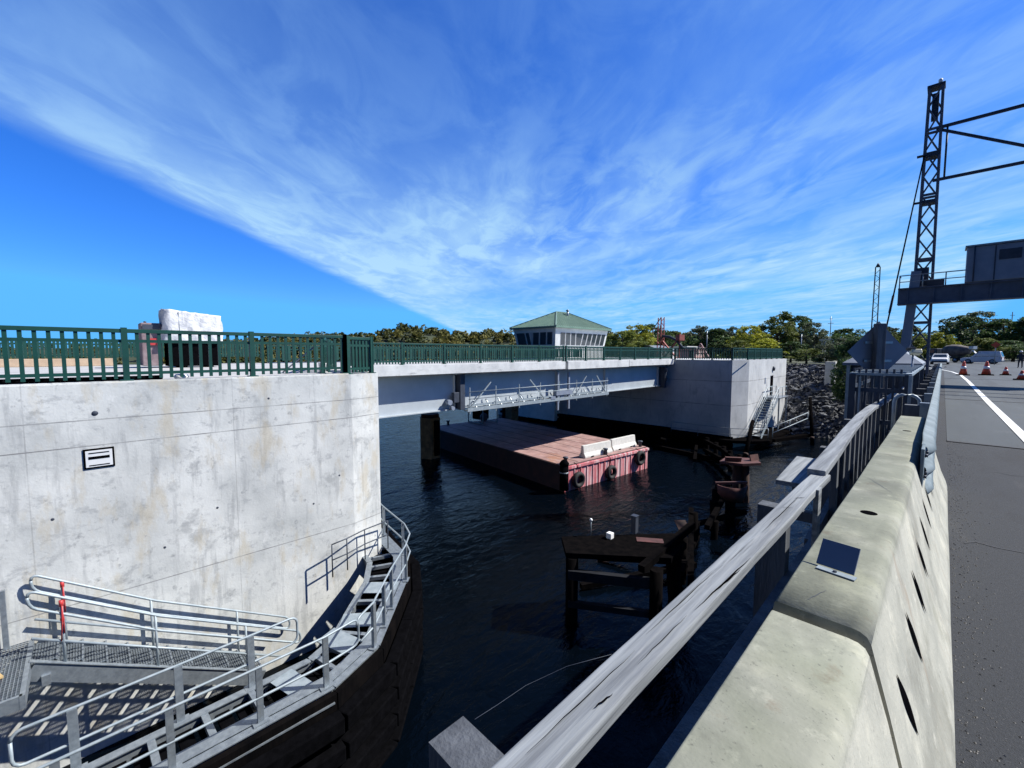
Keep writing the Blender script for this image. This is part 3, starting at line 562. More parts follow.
for i in range(1, 18):
    x = ex0 + (ex1 - ex0) * i / 18; k = min((x - ex0) / (xm - ex0), (ex1 - x) / (ex1 - xm)); sm_.beam((x, ey0, zt + .13), (x, ey0 + (A.y - ey0) * k, zt + .13 + (zr - zt - .1) * k), .05, .06)
T.part('seam', sm_, roofm, rf)
mb = MB()
for p in ((ex0, ey0), (ex1, ey0)): mb.beam((*p, zt + .14), A + Vector((0, 0, .04)), .16, .1)
for p in ((ex1, ey1), (ex0, ey1)): mb.beam((*p, zt + .14), B + Vector((0, 0, .04)), .16, .1)
mb.beam(A + Vector((0, 0, .04)), B + Vector((0, 0, .04)), .16, .1); T.part('ridge_cap', mb, mat('pale_ridge_green', (.24, .35, .28), rough=.5), rf)
T.part('roof_vent', MB().tube([(xm + .9, cy0 + 5.6, 6.3), (xm + .9, cy0 + 5.6, 7.35)], .16, 10).lathe((xm + .9, cy0 + 5.6, 7.35), [(.26, 0), (.26, .1), (.05, .2)], 12), galv, rf)

# ------------------------------------------------------------------ barge
P1 = Vector((-16.95, 21.7, 0)); P2 = Vector((-15.95, 30.95, 0)); dl = Vector((-.9925, .122, 0)); LB = 19
P4 = P1 + dl * LB; P3 = P2 + dl * LB; e = (P2 - P1).normalized()
T = Thing('work_barge', 'flat faded red work barge moored in the channel under the bridge', 'barge', tuple((P1 + P3) / 2)[:2] + (WATER,))
hull = T.part('hull', MB().prism([p[:2] for p in (P1, P2, P3, P4)], -8.3, -5.72), mat('shaded_hull_tone', (.045, .018, .018), (.018, .01, .011), .8, scale=1.5, world=True, spots=[((.10, .04, .035), 2, .6, (1, 1, .3), .7)]), bevel=.05)  # shade on the red hull sides is put into this dark colour
T.part('lit_end_face', MB().beam(P1 - dl * .012 + Vector((0, 0, -6.75)) + e * .04, P2 - dl * .012 + Vector((0, 0, -6.75)) - e * .04, .03, 2.0), barge_red)  # thin skin keeps the hull red on the lit end only
T.part('deck', MB().prism([(p + q)[:2] for p, q in ((P1, dl * .1 + e * .1), (P2, dl * .1 - e * .1), (P3, -dl * .1 - e * .1), (P4, -dl * .1 + e * .1))], -5.719, -5.69), barge_deck)
mb = MB()
for i in range(1, 6):
    q = P1 + e * (9.3 * i / 6); mb.beam(q + dl * .2 + Vector((0, 0, -5.685)), q + dl * 18.8 + Vector((0, 0, -5.685)), .04, .01)
T.part('deck_seam', mb, rust)
mb = MB()
for i in range(15): q = P1 + e * (.35 + 8.6 * i / 14) - dl * .04; mb.box((q.x, q.y, -6.6), (.07, .09, 1.65))
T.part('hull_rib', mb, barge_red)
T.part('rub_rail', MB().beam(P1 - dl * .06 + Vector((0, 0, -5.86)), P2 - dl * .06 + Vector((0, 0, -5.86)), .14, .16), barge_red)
def bollard(p, T):
    bo = T.part('bollard', MB().lathe(p, [(.12, 0), (.12, .35), (.18, .38), (.18, .46), (.05, .48)], 12), darksteel)
for s_ in (.5, 4.6, 8.8): q = P1 + e * s_ + dl * .35; bollard((q.x, q.y, -5.69), T)
q = P4 + e * 2 - dl * .5; bollard((q.x, q.y, -5.69), T)
def torus(c, axis, R_, r_, n=24, m=10):
    mb = MB(); ax = Vector(axis).normalized(); x = ax.cross(Vector((0, 0, 1))).normalized(); y = ax.cross(x)
    for i in range(n):
        a = 2 * math.pi * i / n; dr_ = x * math.cos(a) + y * math.sin(a)
        for j in range(m):
            b_ = 2 * math.pi * j / m; mb.v.append(tuple(Vector(c) + dr_ * (R_ + r_ * math.cos(b_)) + ax * (r_ * 1.15 * math.sin(b_))))
    for i in range(n):
        for j in range(m): mb.f.append((i * m + j, i * m + (j + 1) % m, ((i + 1) % n) * m + (j + 1) % m, ((i + 1) % n) * m + j)); mb.sm.append(True)
    return mb
for s_, z, R_, lb in ((1.15, -6.75, .40, 'leftmost tyre fender hung low on the red end of the barge'), (4.55, -6.85, .38, 'middle tyre fender hung on the red end of the barge'), (8.0, -6.35, .42, 'rightmost tyre fender hung on the red end of the barge')):
    q = P1 + e * s_ - dl * .24; T2 = Thing('tyre_fender', lb, 'tyre', (q.x, q.y, z), group='tyres hanging on the end of the barge')
    T2.part('tyre', torus((q.x, q.y, z), dl, R_, .15), tyre); T2.part('rope', MB().tube([(q.x, q.y, z + R_), (q.x + dl.x * .12, q.y, -5.8), (q.x + dl.x * .4, q.y, -5.66)], .025, 6), black)
q = P1 - dl * .12 - e * .1
T2 = Thing('corner_fender', 'black corner fender bundle hanging at the near corner of the barge', 'fender', (q.x, q.y, -6.4))
T2.part('body', MB().tube([(q.x, q.y, -7.2), (q.x, q.y, -5.6)], .28, 14), black); T2.part('head', MB().lathe((q.x, q.y, -5.58), [(.3, 0), (.32, .12), (.18, .3), (.05, .38)], 14), black)
T2.part('band', MB().tube([(q.x, q.y, -6.1), (q.x, q.y, -6.02)], .3, 14), galv)
def jersey(c, rz, ln, label, m=conc_white):
    T = Thing('concrete_barrier', label, 'concrete barrier', c, rz, group='concrete barriers stored on the barge', local=True)
    pr = [(-.3, 0), (-.3, .12), (-.16, .36), (-.1, .85), (.1, .85), (.16, .36), (.3, .12), (.3, 0)]
    T.part('body', MB().extrude_y(pr, -ln / 2, ln / 2), m, bevel=.02)
    for y in (-ln / 2 - .03, ln / 2 + .03): T.part('loop', MB().tube([(0, y, .2), (0, y + .03 * (1 if y > 0 else -1), .3), (0, y, .4)], .012, 6), rust)
    T.part('slot', MB().box((.301, -ln / 4, .05), (.01, .3, .08)).box((.301, ln / 4, .05), (.01, .3, .08)), black)
rzb = math.atan2(e.y, e.x) - math.pi / 2
q = P1 + e * 4.05 + dl * .75; jersey((q.x, q.y, -5.688), rzb, 3.0, 'left one of two pale concrete barriers standing on the barge edge')
q = P1 + e * 7.35 + dl * .95; jersey((q.x, q.y, -5.688), rzb + .03, 3.0, 'right one of two pale concrete barriers standing on the barge edge')
q = Vector((-34.0, 29.6, -5.69))
T2 = Thing('diesel_generator', 'dark machine in a pipe frame standing on the shaded deck of the barge', 'generator', tuple(q))
T2.part('body', MB().box((q.x - .3, q.y, q.z + 1.1), (1.2, 1.3, 1.5)), black, bevel=.05)
T2.part('flywheel', MB().lathe((q.x + .9, q.y - .6, q.z + .7), [(.45, -.1), (.45, .12), (.15, .2)], 18, 'X'), darksteel)
mb = MB()
for dx in (-1.1, 1.2):
    for dy in (-1, 1): mb.box((q.x + dx, q.y + dy, q.z + 1.1), (.08, .08, 2.2))
for dy in (-1, 1): mb.box((q.x + .05, q.y + dy, q.z + 2.2), (2.4, .08, .08)).box((q.x + .05, q.y + dy, q.z + .12), (2.4, .08, .1))
T2.part('frame', mb, galv)
T2 = Thing('sheet_pile_dolphin', 'brown sheet pile dolphin rising beside the left corner of the barge', 'mooring pile', (-31.0, 21.0, WATER))
mb = MB(); pts = []
for i in range(12):
    a = 2 * math.pi * i / 12; r = .95 if i % 2 else .78; pts.append((-31.0 + r * math.cos(a), 21.0 + r * math.sin(a)))
T2.part('shaft', MB().prism(pts, -10, -3.9), pile_br, bevel=.03); T2.part('cap', MB().prism([(x * .9 - 3.1, y * .9 + 2.1) for x, y in pts], -3.899, -3.6), rust)
T2.part('rubbing_strip', MB().box((-30.0, 21.0, -5.6), (.12, .5, 3.0)), black)
T2 = Thing('spud_pile', 'square brown spud pile with rungs at the far corner of the barge', 'mooring pile', (-35.2, 35.2, WATER))
T2.part('shaft', MB().box((-35.2, 35.2, -6), (1.1, 1.1, 6)), pile_br, bevel=.05)
T2.part('rung', MB().box((-34.63, 35.2, -5), (.05, .5, .06)).box((-34.63, 35.2, -4.4), (.05, .5, .06)).box((-34.63, 35.2, -3.8), (.05, .5, .06)), rust)

# ------------------------------------------------------------------ fender ring and walkway round the near pier
ZW = -5.1
ring_o = [(-8.35, -6.0), (-8.35, 3.25), (-8.85, 4.45), (-9.95, 5.5), (-10.95, 6.45), (-12.3, 7.25), (-14.3, 7.6), (-17, 8.2)]
def offset(poly, d):
    out = []
    for i, p in enumerate(poly):
        a = Vector(poly[max(i - 1, 0)]); c = Vector(poly[min(i + 1, len(poly) - 1)]); t_ = (c - a).normalized(); nr = Vector((-t_.y, t_.x)); out.append((p[0] - nr.x * d, p[1] - nr.y * d))
    return out     # +d = outward (away from the pier)
ring_i = offset(ring_o, -1.1); ring_f = offset(ring_o, .36)
T = Thing('timber_fender', 'black rubber faced fender wrapped round the foot of the near pier', 'fender', (-10, 2, WATER))
for z, wd in ((-5.62, .30), (-6.2, .34), (-6.85, .30), (-7.5, .3)):
    mb = MB(); o = ring_f
    for a, b_ in zip(o[:-1], o[1:]): mb.beam((*a, z), (*b_, z), wd, .34)
    T.part('waler', mb, black, bevel=.03)
mb = MB()
for a, b_ in zip(offset(ring_o, .12)[:-1], offset(ring_o, .12)[1:]): mb.beam((*a, -6.6), (*b_, -6.6), .12, 2.9)
T.part('backing_board', mb, creo)
pp = []
for a, b_ in zip(offset(ring_o, .78)[:-1], offset(ring_o, .78)[1:]):
    a = Vector(a); b_ = Vector(b_); ln = (b_ - a).length; k = max(1, int(ln / 1.0))
    for i in range(k): q = a.lerp(b_, (i + .5) / k); pp.append((q.x, q.y, WATER))

mb = MB()
a_, b2_ = offset(ring_o, .5), offset(ring_o, .5)
T.part('bright_strip', MB().beam((-8.18, .6, -5.3), (-8.15, 3.2, -5.3), .03, .03), galv)
T = Thing('fender_walkway', 'galvanised steel walkway frame curving round the near pier above the fender', 'walkway', (-9.5, 2, ZW))
for nm, poly in (('edge_channel', ring_o), ('edge_channel', ring_i)):
    mb = MB()
    for a, b_ in zip(poly[:-1], poly[1:]): mb.beam((*a, ZW - .12), (*b_, ZW - .12), .07, .26); mb.beam((*a, ZW + .005), (*b_, ZW + .005), .17, .02)
    T.part(nm, mb, galv)
mb = MB(); bd = MB()
for a, b_, c_, d_ in zip(ring_o[:-1], ring_o[1:], ring_i[:-1], ring_i[1:]):
    ln = (Vector(b_) - Vector(a)).length; k = max(1, round(ln / .78))
    for i in range(k):
        p = Vector(a).lerp(Vector(b_), (i + .5) / k); q = Vector(c_).lerp(Vector(d_), (i + .5) / k); T.part('cross_beam', MB().beam((*p, ZW - .05), (*q, ZW - .05), .11, .10), galv)
    k = max(1, round(ln / .3))
    for i in range(k):
        if random.random() < .72: 
            p = Vector(a).lerp(Vector(b_), (i + .5) / k); q = Vector(c_).lerp(Vector(d_), (i + .5) / k); bd.beam(((*p, ZW - .19)), (*q, ZW - .19), .22, .05)
T.part('deck_board', bd, black)
mb = MB(); pi_ = offset(ring_o, -.36)
for a, b_, c_, d_ in zip(offset(ring_o, -.10)[:-1], offset(ring_o, -.10)[1:], pi_[:-1], pi_[1:]): mb.add([(*a, ZW + .018), (*b_, ZW + .018), (*d_, ZW + .018), (*c_, ZW + .018), (*a, ZW + .03), (*b_, ZW + .03), (*d_, ZW + .03), (*c_, ZW + .03)], [(3, 2, 1, 0), (4, 5, 6, 7), (0, 1, 5, 4), (1, 2, 6, 5), (2, 3, 7, 6), (3, 0, 4, 7)])
T.part('toe_plate', mb, galv)
for (y, w_) in ((2.7, .45), (-.6, .5)): T.part('plate', MB().box((-9.0, y, ZW + .012), (.8, w_, .012), .25), galv_w)
for (x, y, rz) in ((-10.0, 4.6, .9), (-11.0, 5.7, .8), (-9.6, 3.9, .3)): T.part('gusset_plate', MB().box((x, y, ZW + .03), (.9, .5, .02), rz, .08), galv_w)
# outer handrails of the walkway: two loops with rounded ends
def loop_rail(T, base, h=1.07, mid=.5, r=.024, closed=(True, True), inward=None):
    top = [(x, y, z + h) for x, y, z in base]; md = [(x, y, z + mid) for x, y, z in base]
    def rnd_end(t0, m0, t1):     # quarter-round return from top rail to mid rail
        d = (Vector(t0) - Vector(t1)); d.z *= 1; d.normalize(); c = (Vector(t0) + Vector(m0)) / 2; hh = (Vector(t0) - Vector(m0)).length / 2
        q = min(.14, hh); o = []
        for k in range(4): a = k / 3 * math.pi / 2; o.append(Vector(t0) + d * q * math.sin(a) - Vector((0, 0, q * (1 - math.cos(a)))))
        for k in range(4): a = (1 - k / 3) * math.pi / 2; o.append(Vector(m0) + d * q * math.sin(a) + Vector((0, 0, q * (1 - math.cos(a)))))
        return [tuple(v) for v in o]
    pts = list(top)
    if closed[1]: pts = pts[:-1] + rnd_end(top[-1], md[-1], top[-2]) + md[::-1][1:]
    else: T.part('mid_rail', MB().tube(md, r, 8), galv_w)
    if closed[0]:
        o = rnd_end(top[0], md[0], top[1]); pts = pts[1:-1] if closed[1] else pts[1:]; pts = o[::-1][len(o) // 2:][0:] + [] + pts if False else (o[:len(o) // 2][::-1] + pts + (o[len(o) // 2:][::-1] if closed[1] else []))
        if closed[1]: pts.append(pts[0])
    T.part('top_rail', MB().tube(pts, r, 8), galv_w)
T = Thing('safety_railing', 'outer pipe railing of the curved walkway nearest to the camera', 'railing', (-8.4, 0, ZW), group=None)
base = [(-8.4, y, ZW) for y in (-.75, .7, 1.97, 3.15)] + [(-8.5, 3.75, ZW)]
loop_rail(T, base)
T.many('post', MB().box((0, 0, .53), (.07, .10, 1.06)).box((0, 0, .03), (.16, .26, .02)).box((.02, 0, -.15), (.03, .2, .3)), galv, [(-8.42, y, ZW, 0) for y in (-.55, .7, 1.97, 3.15)])
T = Thing('safety_railing', 'outer pipe railing sweeping round the nose of the near pier', 'railing', (-10.5, 6, ZW))
base = [(-8.56, 3.95, ZW), (-8.83, 4.39, ZW), (-9.94, 5.46, ZW), (-10.87, 6.45, ZW), (-11.5, 6.98, ZW), (-12.3, 7.27, ZW), (-14.3, 7.58, ZW), (-17, 8.2, ZW)]
loop_rail(T, base, closed=(True, False))
T.many('post', MB().box((0, 0, .53), (.07, .10, 1.06)).box((0, 0, .03), (.16, .26, .02)).box((.02, 0, -.15), (.03, .2, .3)), galv, [(-8.83, 4.39, ZW, .5), (-9.4, 4.95, ZW, .8), (-9.94, 5.46, ZW, .8), (-10.87, 6.45, ZW, .8), (-12.4, 7.27, ZW, 1.2), (-14.2, 7.55, ZW, 1.4)])
T = Thing('safety_railing', 'inner pipe railing of the curved walkway passing in front of the stair', 'railing', (-9.5, 0, ZW))
base = [(-9.5, y, ZW) for y in (-.9, .2, 1.0, 2.3)] + [(-9.52, 2.85, ZW)]
loop_rail(T, base)
T.many('post', MB().box((0, 0, .53), (.08, .12, 1.06)).box((0, 0, .01), (.16, .26, .02)), galv, [(-9.5, y, ZW, 0) for y in (-.39, .95, 2.1)])
T = Thing('safety_railing', 'thin dark railing against the wall at the pier nose', 'railing', (-12.5, 5, ZW))
handrail(T, [(-12.6, 5.0, ZW), (-12.7, 5.5, ZW), (-12.95, 6.2, ZW), (-13.1, 7.1, ZW)], darksteel, 1.0, .02, .02)

# ------------------------------------------------------------------ stair down from the platform to the walkway
T = Thing('steel_staircase', 'galvanised stair with perforated treads and double handrails against the near pier', 'staircase', (-10.4, 1, ZW))
ya, za, yb, zb2 = -1.0, -4.29, 2.9, -6.62
gm = mat('perforated_grating', (.33, .37, .40), (.27, .3, .33), .45, .5, scale=6, bump=.1)
n_ = gm.node_tree.nodes; l_ = gm.node_tree.links
tcn = n_.new('ShaderNodeTexCoord'); vo = n_.new('ShaderNodeTexVoronoi'); vo.feature = 'F1'; vo.distance = 'CHEBYCHEV'; vo.inputs['Scale'].default_value = 17; vo.inputs['Randomness'].default_value = 0
l_.new(tcn.outputs['Object'], vo.inputs['Vector']); ltn = n_.new('ShaderNodeMath'); ltn.operation = 'LESS_THAN'; ltn.inputs[1].default_value = .30; l_.new(vo.outputs['Distance'], ltn.inputs[0])
trn = n_.new('ShaderNodeBsdfTransparent'); mxs = n_.new('ShaderNodeMixShader'); l_.new(ltn.outputs[0], mxs.inputs[0]); l_.new(n_['Principled BSDF'].outputs[0], mxs.inputs[1]); l_.new(trn.outputs[0], mxs.inputs[2]); l_.new(mxs.outputs[0], n_['Material Output'].inputs[0])
def bar_grid(mb, x0, x1, y0, y1, z, d=.038, skew=.0):
    k = int((y1 - y0) / d)
    for i in range(k + 1): mb.box(((x0 + x1) / 2, y0 + i * d, z), (x1 - x0, .009, .03))
    k = int((x1 - x0) / (d * 1.6))
    for i in range(k + 1): mb.box((x0 + i * d * 1.6, (y0 + y1) / 2, z), (.008, y1 - y0, .024))
for x in (-12.08, -12.98): T.part('stringer', MB().beam((x, ya, za - .19), (x, yb, zb2 - .19), .05, .36, (0, 0, 1)).beam((x, ya, za + .005), (x, yb, zb2 + .005), .10, .015), galv)
tr_ = MB(); bar_grid(tr_, -.42, .42, -.17, .17, 0, .042); tr_.box((0, -.178, 0), (.84, .02, .05)).box((0, .178, 0), (.84, .03, .05))
nt_ = 11
T.many('tread', tr_, galv, [(-12.53, ya + .18 + i * (yb - ya) / nt_, za - .05 + (i + .4) * (zb2 - za) / nt_) for i in range(nt_)])
for x in (-12.1, -12.96):
    sl_ = (zb2 - za) / (yb - ya)
    loop_rail(T, [(x, ya + .15, za + .12), (x, (ya + yb) / 2, (za + zb2) / 2), (x, yb + .85, zb2 + sl_ * .85)], h=1.18, mid=.84, r=.027)
    for k in (.12, .48, .92): y = ya + (yb - ya) * k; z = za + (zb2 - za) * k; T.part('post', MB().tube([(x, y, z - .1), (x, y, z + 1.2)], .026, 8), galv_w)
    T.part('lower_rail', MB().tube([(x, ya + .05, za + .42), (x, yb + .5, zb2 + .42 + sl_ * .5)], .027, 8), galv_w)
T.part('support_beam', MB().beam((-13.05, ya + .2, -4.75), (-12.0, ya + .2, -4.75), .12, .2), galv)
T = Thing('steel_platform', 'grating platform with yellow plank at the left head of the stair', 'platform', (-12, -2.5, -4.3))
mb = MB(); bar_grid(mb, -12.98, -11.0, -4.2, -1.06, -4.3, .05); T.part('grating', mb, galv)
T.part('frame', MB().beam((-10.98, -4.2, -4.42), (-10.98, -1.02, -4.42), .07, .24).beam((-13.0, -1.02, -4.42), (-10.94, -1.02, -4.42), .07, .24), galv)
T.part('column', MB().box((-11.1, -1.4, -5.7), (.1, .1, 2.4)), galv)
T.part('end_post', MB().box((-12.95, -1.35, -3.7), (.08, .08, 1.2)), galv)
single('timber_plank', MB().box((-11.7, -1.75, -4.255), (.22, .9, .04), .35), yellow, 'yellow plank lying on the grating platform at the left edge', 'plank', (-11.7, -1.75, -4.3))
for (x, y, z, lb) in ((-12.96, -.53, -4.45, 'red tape wrapped round the wall side handrail post of the stair'), (-12.1, -.53, -4.5, 'red tape hanging on the camera side handrail post of the stair')):
    mb = MB()
    for k in range(2): mb.tube([(x + .04, y + .01, z + 1.12), (x + .05, y + .02 * k, z + .8), (x + .03, y - .03 + .05 * k, z + .4 + .15 * k)], .011, 5)
    mb.tube([(x, y, z + 1.1), (x, y, z + 1.22)], .034, 8).tube([(x, y, z + .8), (x, y, z + .86)], .032, 8)
    single('warning_tape', mb, redm, lb, 'tape', (x, y, z))

# ------------------------------------------------------------------ old structures in the dark water
T = Thing('timber_platform', 'dark old timber platform on posts low over the water', 'platform', (-7.5, 13, WATER))
T.part('deck', MB().prism([(-9.3, 11.8), (-6.6, 14.9), (-5.9, 14.4), (-5.8, 13.0), (-8.4, 10.9)], -5.1, -4.93), creo)
T.part('crossbeam', MB().beam((-8.3, 10.9, -5.6), (-5.9, 12.4, -5.6), .2, .3).beam((-8.3, 10.9, -6.6), (-5.9, 12.4, -6.6), .16, .2), mat('wet_grey_timber', (.022, .024, .03), (.012, .013, .016), .9, spec=.1))
T.part('waler', MB().beam((-6.2, 11.8, -5.0), (-6.2, 15.6, -4.7), .22, .22), creo)
for x, y in ((-8.3, 11.1), (-5.95, 12.3), (-9.0, 12.0), (-6.4, 14.7)): T.part('post', MB().tube([(x, y, -9), (x, y, -5.1)], .2, 14), creo)
T = Thing('marker_light', 'small white marker light on a thin stem on the old timber platform', 'light', (-8.6, 12.9, -4.93))
T.part('stem', MB().tube([(-8.6, 12.6, -4.93), (-8.6, 12.6, -4.4)], .02, 6), galv); T.part('lamp', MB().lathe((-8.6, 12.6, -4.4), [(.04, 0), (.06, .05), (.03, .1)], 12), lampw)
single('junction_box', MB().box((-8.0, 12.9, -4.83), (.2, .2, .2)), lampw, 'little white box lying on the old timber platform', 'box', (-8.0, 12.9, -4.93), bevel=.01)
single('equipment_cabinet', MB().box((-7.6, 13.9, -4.6), (.18, .2, .6)).box((-7.6, 13.9, -4.28), (.22, .24, .03)), darksteel, 'slim dark cabinet on the far edge of the old timber platform', 'cabinet', (-7.6, 13.9, -4.93))
single('metal_sheet', MB().box((-6.9, 13.7, -4.915), (.9, .35, .02), .6), redrust, 'reddish metal sheet lying on the old timber platform', 'sheet', (-6.9, 13.7, -4.93))
T = Thing('rusted_dolphin', 'rusted steel dolphin with broken plates and an open scoop beside it', 'mooring pile', (-8.3, 28, WATER))
T.part('platform', MB().prism([(-9.2, 26.9), (-9.3, 28.3), (-7.9, 29.2), (-7.3, 28.2), (-8.0, 27.2)], -5.05, -4.9).box((-8.6, 27.4, -4.8), (.9, .1, .35), .6, .3).box((-7.8, 28.6, -4.75), (.7, .08, .4), 1.2, -.3), redrust)
T.part('pile', MB().tube([(-8.5, 28.0, -10), (-8.5, 28.0, -5.05)], .28, 14).tube([(-7.9, 27.9, -10), (-8.1, 28.1, -5.05)], .2, 12), rust)
mb = MB(); c = Vector((-7.15, 23.9, -5.3))
for i in range(13):
    a = math.pi * i / 12
    for (rr, zz) in ((.62, 0), (.56, -.45), (.35, -.8), (.30, -.76), (.5, -.42), (.57, 0)): mb.v.append((c.x - .4 + rr * math.cos(a) * .9 + .5 * math.sin(a), c.y + rr * math.cos(a) * .9 - .9 * math.sin(a) * rr, c.z + zz))
for i in range(12):
    for j in range(6): mb.f.append((i * 6 + j, i * 6 + (j + 1) % 6, (i + 1) * 6 + (j + 1) % 6, (i + 1) * 6 + j)); mb.sm.append(True)
mb.f.append(tuple(range(6))); mb.sm.append(False); mb.f.append(tuple(range(72, 78))[::-1]); mb.sm.append(False)
mb.beam((c.x - 1.0, c.y - .55, c.z + .05), (c.x + .2, c.y + .55, c.z + .1), .12, .12)
T.part('scoop', mb, redrust); T.part('scoop_post', MB().tube([(c.x - .4, c.y, -10), (c.x - .4, c.y, c.z - .6)], .24, 12), creo)
T = Thing('timber_fender', 'curved run of old dark timber walers beyond the rusted dolphin', 'fender', (-9, 22, WATER))
crv = [(-14.5, 38.5), (-12.2, 36), (-10.2, 33), (-9.2, 29.5)]
for z in (-6.9, -6.1):
    mb = MB()
    for a, b_ in zip(crv[:-1], crv[1:]): mb.beam((*a, z), (*b_, z), .25, .28)
    T.part('waler', mb, creo)
for a, b_ in zip(crv[:-1], crv[1:]):
    for k in (0, .5): q = Vector(a).lerp(Vector(b_), k); T.part('pile', MB().tube([(q.x + .25, q.y, -9), (q.x + .25 + random.uniform(-.1, .1), q.y, -5.4 - random.random() * .5)], .17, 10), creo)
rp = random.Random(12)
T = Thing('fender_remains', 'dark tangle of old piles and broken beams between the timber platform and the rusted dolphin', 'timbers', (-7.5, 20, WATER))
for i in range(11):
    x = -6.4 - i * .22 + rp.uniform(-.5, .5); y = 14.8 + i * 1.15 + rp.uniform(-.4, .4); hgt = rp.uniform(-6.8, -5.0)
    T.part('pile', MB().tube([(x, y, -9), (x + rp.uniform(-.25, .25), y + rp.uniform(-.3, .3), hgt)], rp.uniform(.13, .2), 10), creo)
for (a, b_) in (((-6.3, 14.8, -6.3), (-7.6, 19.5, -6.9)), ((-6.2, 15.6, -7.0), (-8.2, 20.4, -5.9)), ((-7.0, 19.2, -6.1), (-8.6, 26.5, -6.6)), ((-8.9, 21.0, -7.2), (-6.9, 24.2, -6.7)), ((-9.3, 13.0, -7.25), (-6.8, 17.5, -7.1)), ((-10.2, 15.5, -7.3), (-7.2, 16.6, -6.8))): T.part('beam', MB().beam(a, b_, .22, .2), creo)
T.part('bent_plate', MB().beam((-7.4, 18.2, -6.4), (-8.1, 18.9, -6.0), .5, .04), rust)
T = Thing('timber_raft', 'dark half sunk timbers crossing in the shade beside the barge', 'timbers', (-15, 36, WATER))
T.part('beam', MB().beam((-19, 38, -7.2), (-11, 36.5, -7.2), .3, .3).beam((-16, 40.6, -7.15), (-13.5, 34, -6.9), .25, .25).beam((-18.5, 40.5, -6.95), (-17.6, 36.4, -6.0), .16, .16), creo)
single('mooring_buoy', MB().lathe((-8.6, 19.9, WATER), [(.02, -.1), (.12, 0), (.1, .1), (.02, .14)], 12), lampw, 'tiny white float on the dark water left of the rusted scoop', 'buoy', (-8.6, 19.9, WATER))
T = Thing('timber_gangplank', 'grey plank walkway stub sticking out beyond the weathered handrail', 'plank', (-2.7, 10.4, -.5))
T.part('plank', MB().beam((-1.15, 5.6, .12), (-1.25, 7.1, .12), .28, .05), wood); T.part('support', MB().beam((-1.2, 6.2, -.4), (-.6, 6.2, -.4), .1, .12).beam((-1.2, 6.2, -.4), (-1.2, 6.2, .1), .08, .08), woodpost)

# ------------------------------------------------------------------ weathered timber handrail beside us
def poly_rail(pts, wds, th, nseg=1):
    mb = MB(); vs = []
    for i, p in enumerate(pts):
        a = Vector(pts[max(i - 1, 0)]); c = Vector(pts[min(i + 1, len(pts) - 1)]); t_ = (c - a); t_.z = 0; t_.normalize(); nr = Vector((t_.y, -t_.x, 0)); wd = wds
        p = Vector(p); vs += [p - nr * wd / 2, p + nr * wd / 2, p + nr * wd / 2 - Vector((0, 0, th)), p - nr * wd / 2 - Vector((0, 0, th))]
    k = len(pts); fs = [(0, 1, 2, 3), tuple(range(4 * k - 4, 4 * k))[::-1]]
    for i in range(k - 1):
        for j in range(4): fs.append((i * 4 + j, (i + 1) * 4 + j, (i + 1) * 4 + (j + 1) % 4, i * 4 + (j + 1) % 4))
    return mb.add(vs, fs)
T = Thing('timber_handrail', 'weathered grey timber handrail running diagonally across the foreground on posts', 'handrail', (-.62, 2, -.3))
near = []
for i in range(15): y = -1.2 + i * (5.3 / 14); near.append((-.633 + .0025 * math.sin(i * 1.9), y, .65 + .002 * math.sin(i * 1.1)))
T.part('rail', poly_rail(near, .116, .05), wood, bevel=.007)
far = [(-.655, 4.02, .69), (-.69, 5.0, .69), (-.76, 6.5, .685), (-.82, 8.2, .68), (-.84, 9.6, .67), (-.80, 11.6, .66), (-.74, 14.2, .66), (-.69, 16.2, .66)]
def sliver(x0, y0, x1, y1, z, w_):
    mb = MB(); k = 8; vs = []
    for i in range(k):
        t_ = i / (k - 1); hw = w_ * math.sin(math.pi * t_) + .0002; x = x0 + (x1 - x0) * t_ + .0015 * math.sin(i * 2.3); y = y0 + (y1 - y0) * t_
        vs += [(x - hw, y, z), (x + hw, y, z)]
    return mb.add(vs, [(2 * i, 2 * i + 1, 2 * i + 3, 2 * i + 2) for i in range(k - 1)])
for a in ((-.612, .92, -.602, 1.0, .654, .003), (-.60, 1.55, -.582, 2.15, .6545, .0035), (-.592, 1.75, -.580, 2.0, .6545, .003), (-.66, 1.3, -.655, 1.9, .654, .0016), (-.63, 2.5, -.625, 3.3, .6545, .0022), (-.655, 3.0, -.60, 3.05, .6545, .003), (-.64, 3.25, -.59, 3.32, .6545, .003), (-.65, .7, -.646, 1.2, .654, .0014), (-.61, 1.15, -.607, 1.5, .654, .0015)): T.part('split', sliver(*a), black)
T.part('rail', poly_rail(far, .122, .06), wood, bevel=.008)
T.many('post', MB().box((0, 0, 0), (.17, .11, 1.5)), woodpost, [(-.775, .62, -.12), (-.74, 3.2, -.155), (-.80, 5.6, -.155), (-.93, 8.2, -.155), (-.93, 10.8, -.155), (-.88, 13.4, -.155)])
mb = MB()
for i, y in enumerate(np.arange(5.0, 16.2, .62)): xx = np.interp(y, [p[1] for p in far], [p[0] for p in far]); mb.box((xx + .02, y, .05), (.05, .10, 1.15))
T.part('baluster', mb, woodpost)
T.part('lower_rail', poly_rail([(x - .03, y, .12) for x, y, z in far], .05, .12).beam((-.62, -1, .1), (-.64, 4.0, .1), .05, .12), woodpost)
T.part('splice_board', MB().box((-.575, 3.62, .36), (.03, .10, .58)), wood)
single('loose_wire', MB().tube([(-.83, .69, .63), (-.86, .80, .585), (-.86, .92, .575), (-.80, 1.05, .60), (-.70, 1.15, .64)], .0006, 5), darksteel, 'thin sagging wire strung below the timber handrail', 'wire', (-.86, 1.5, .4))

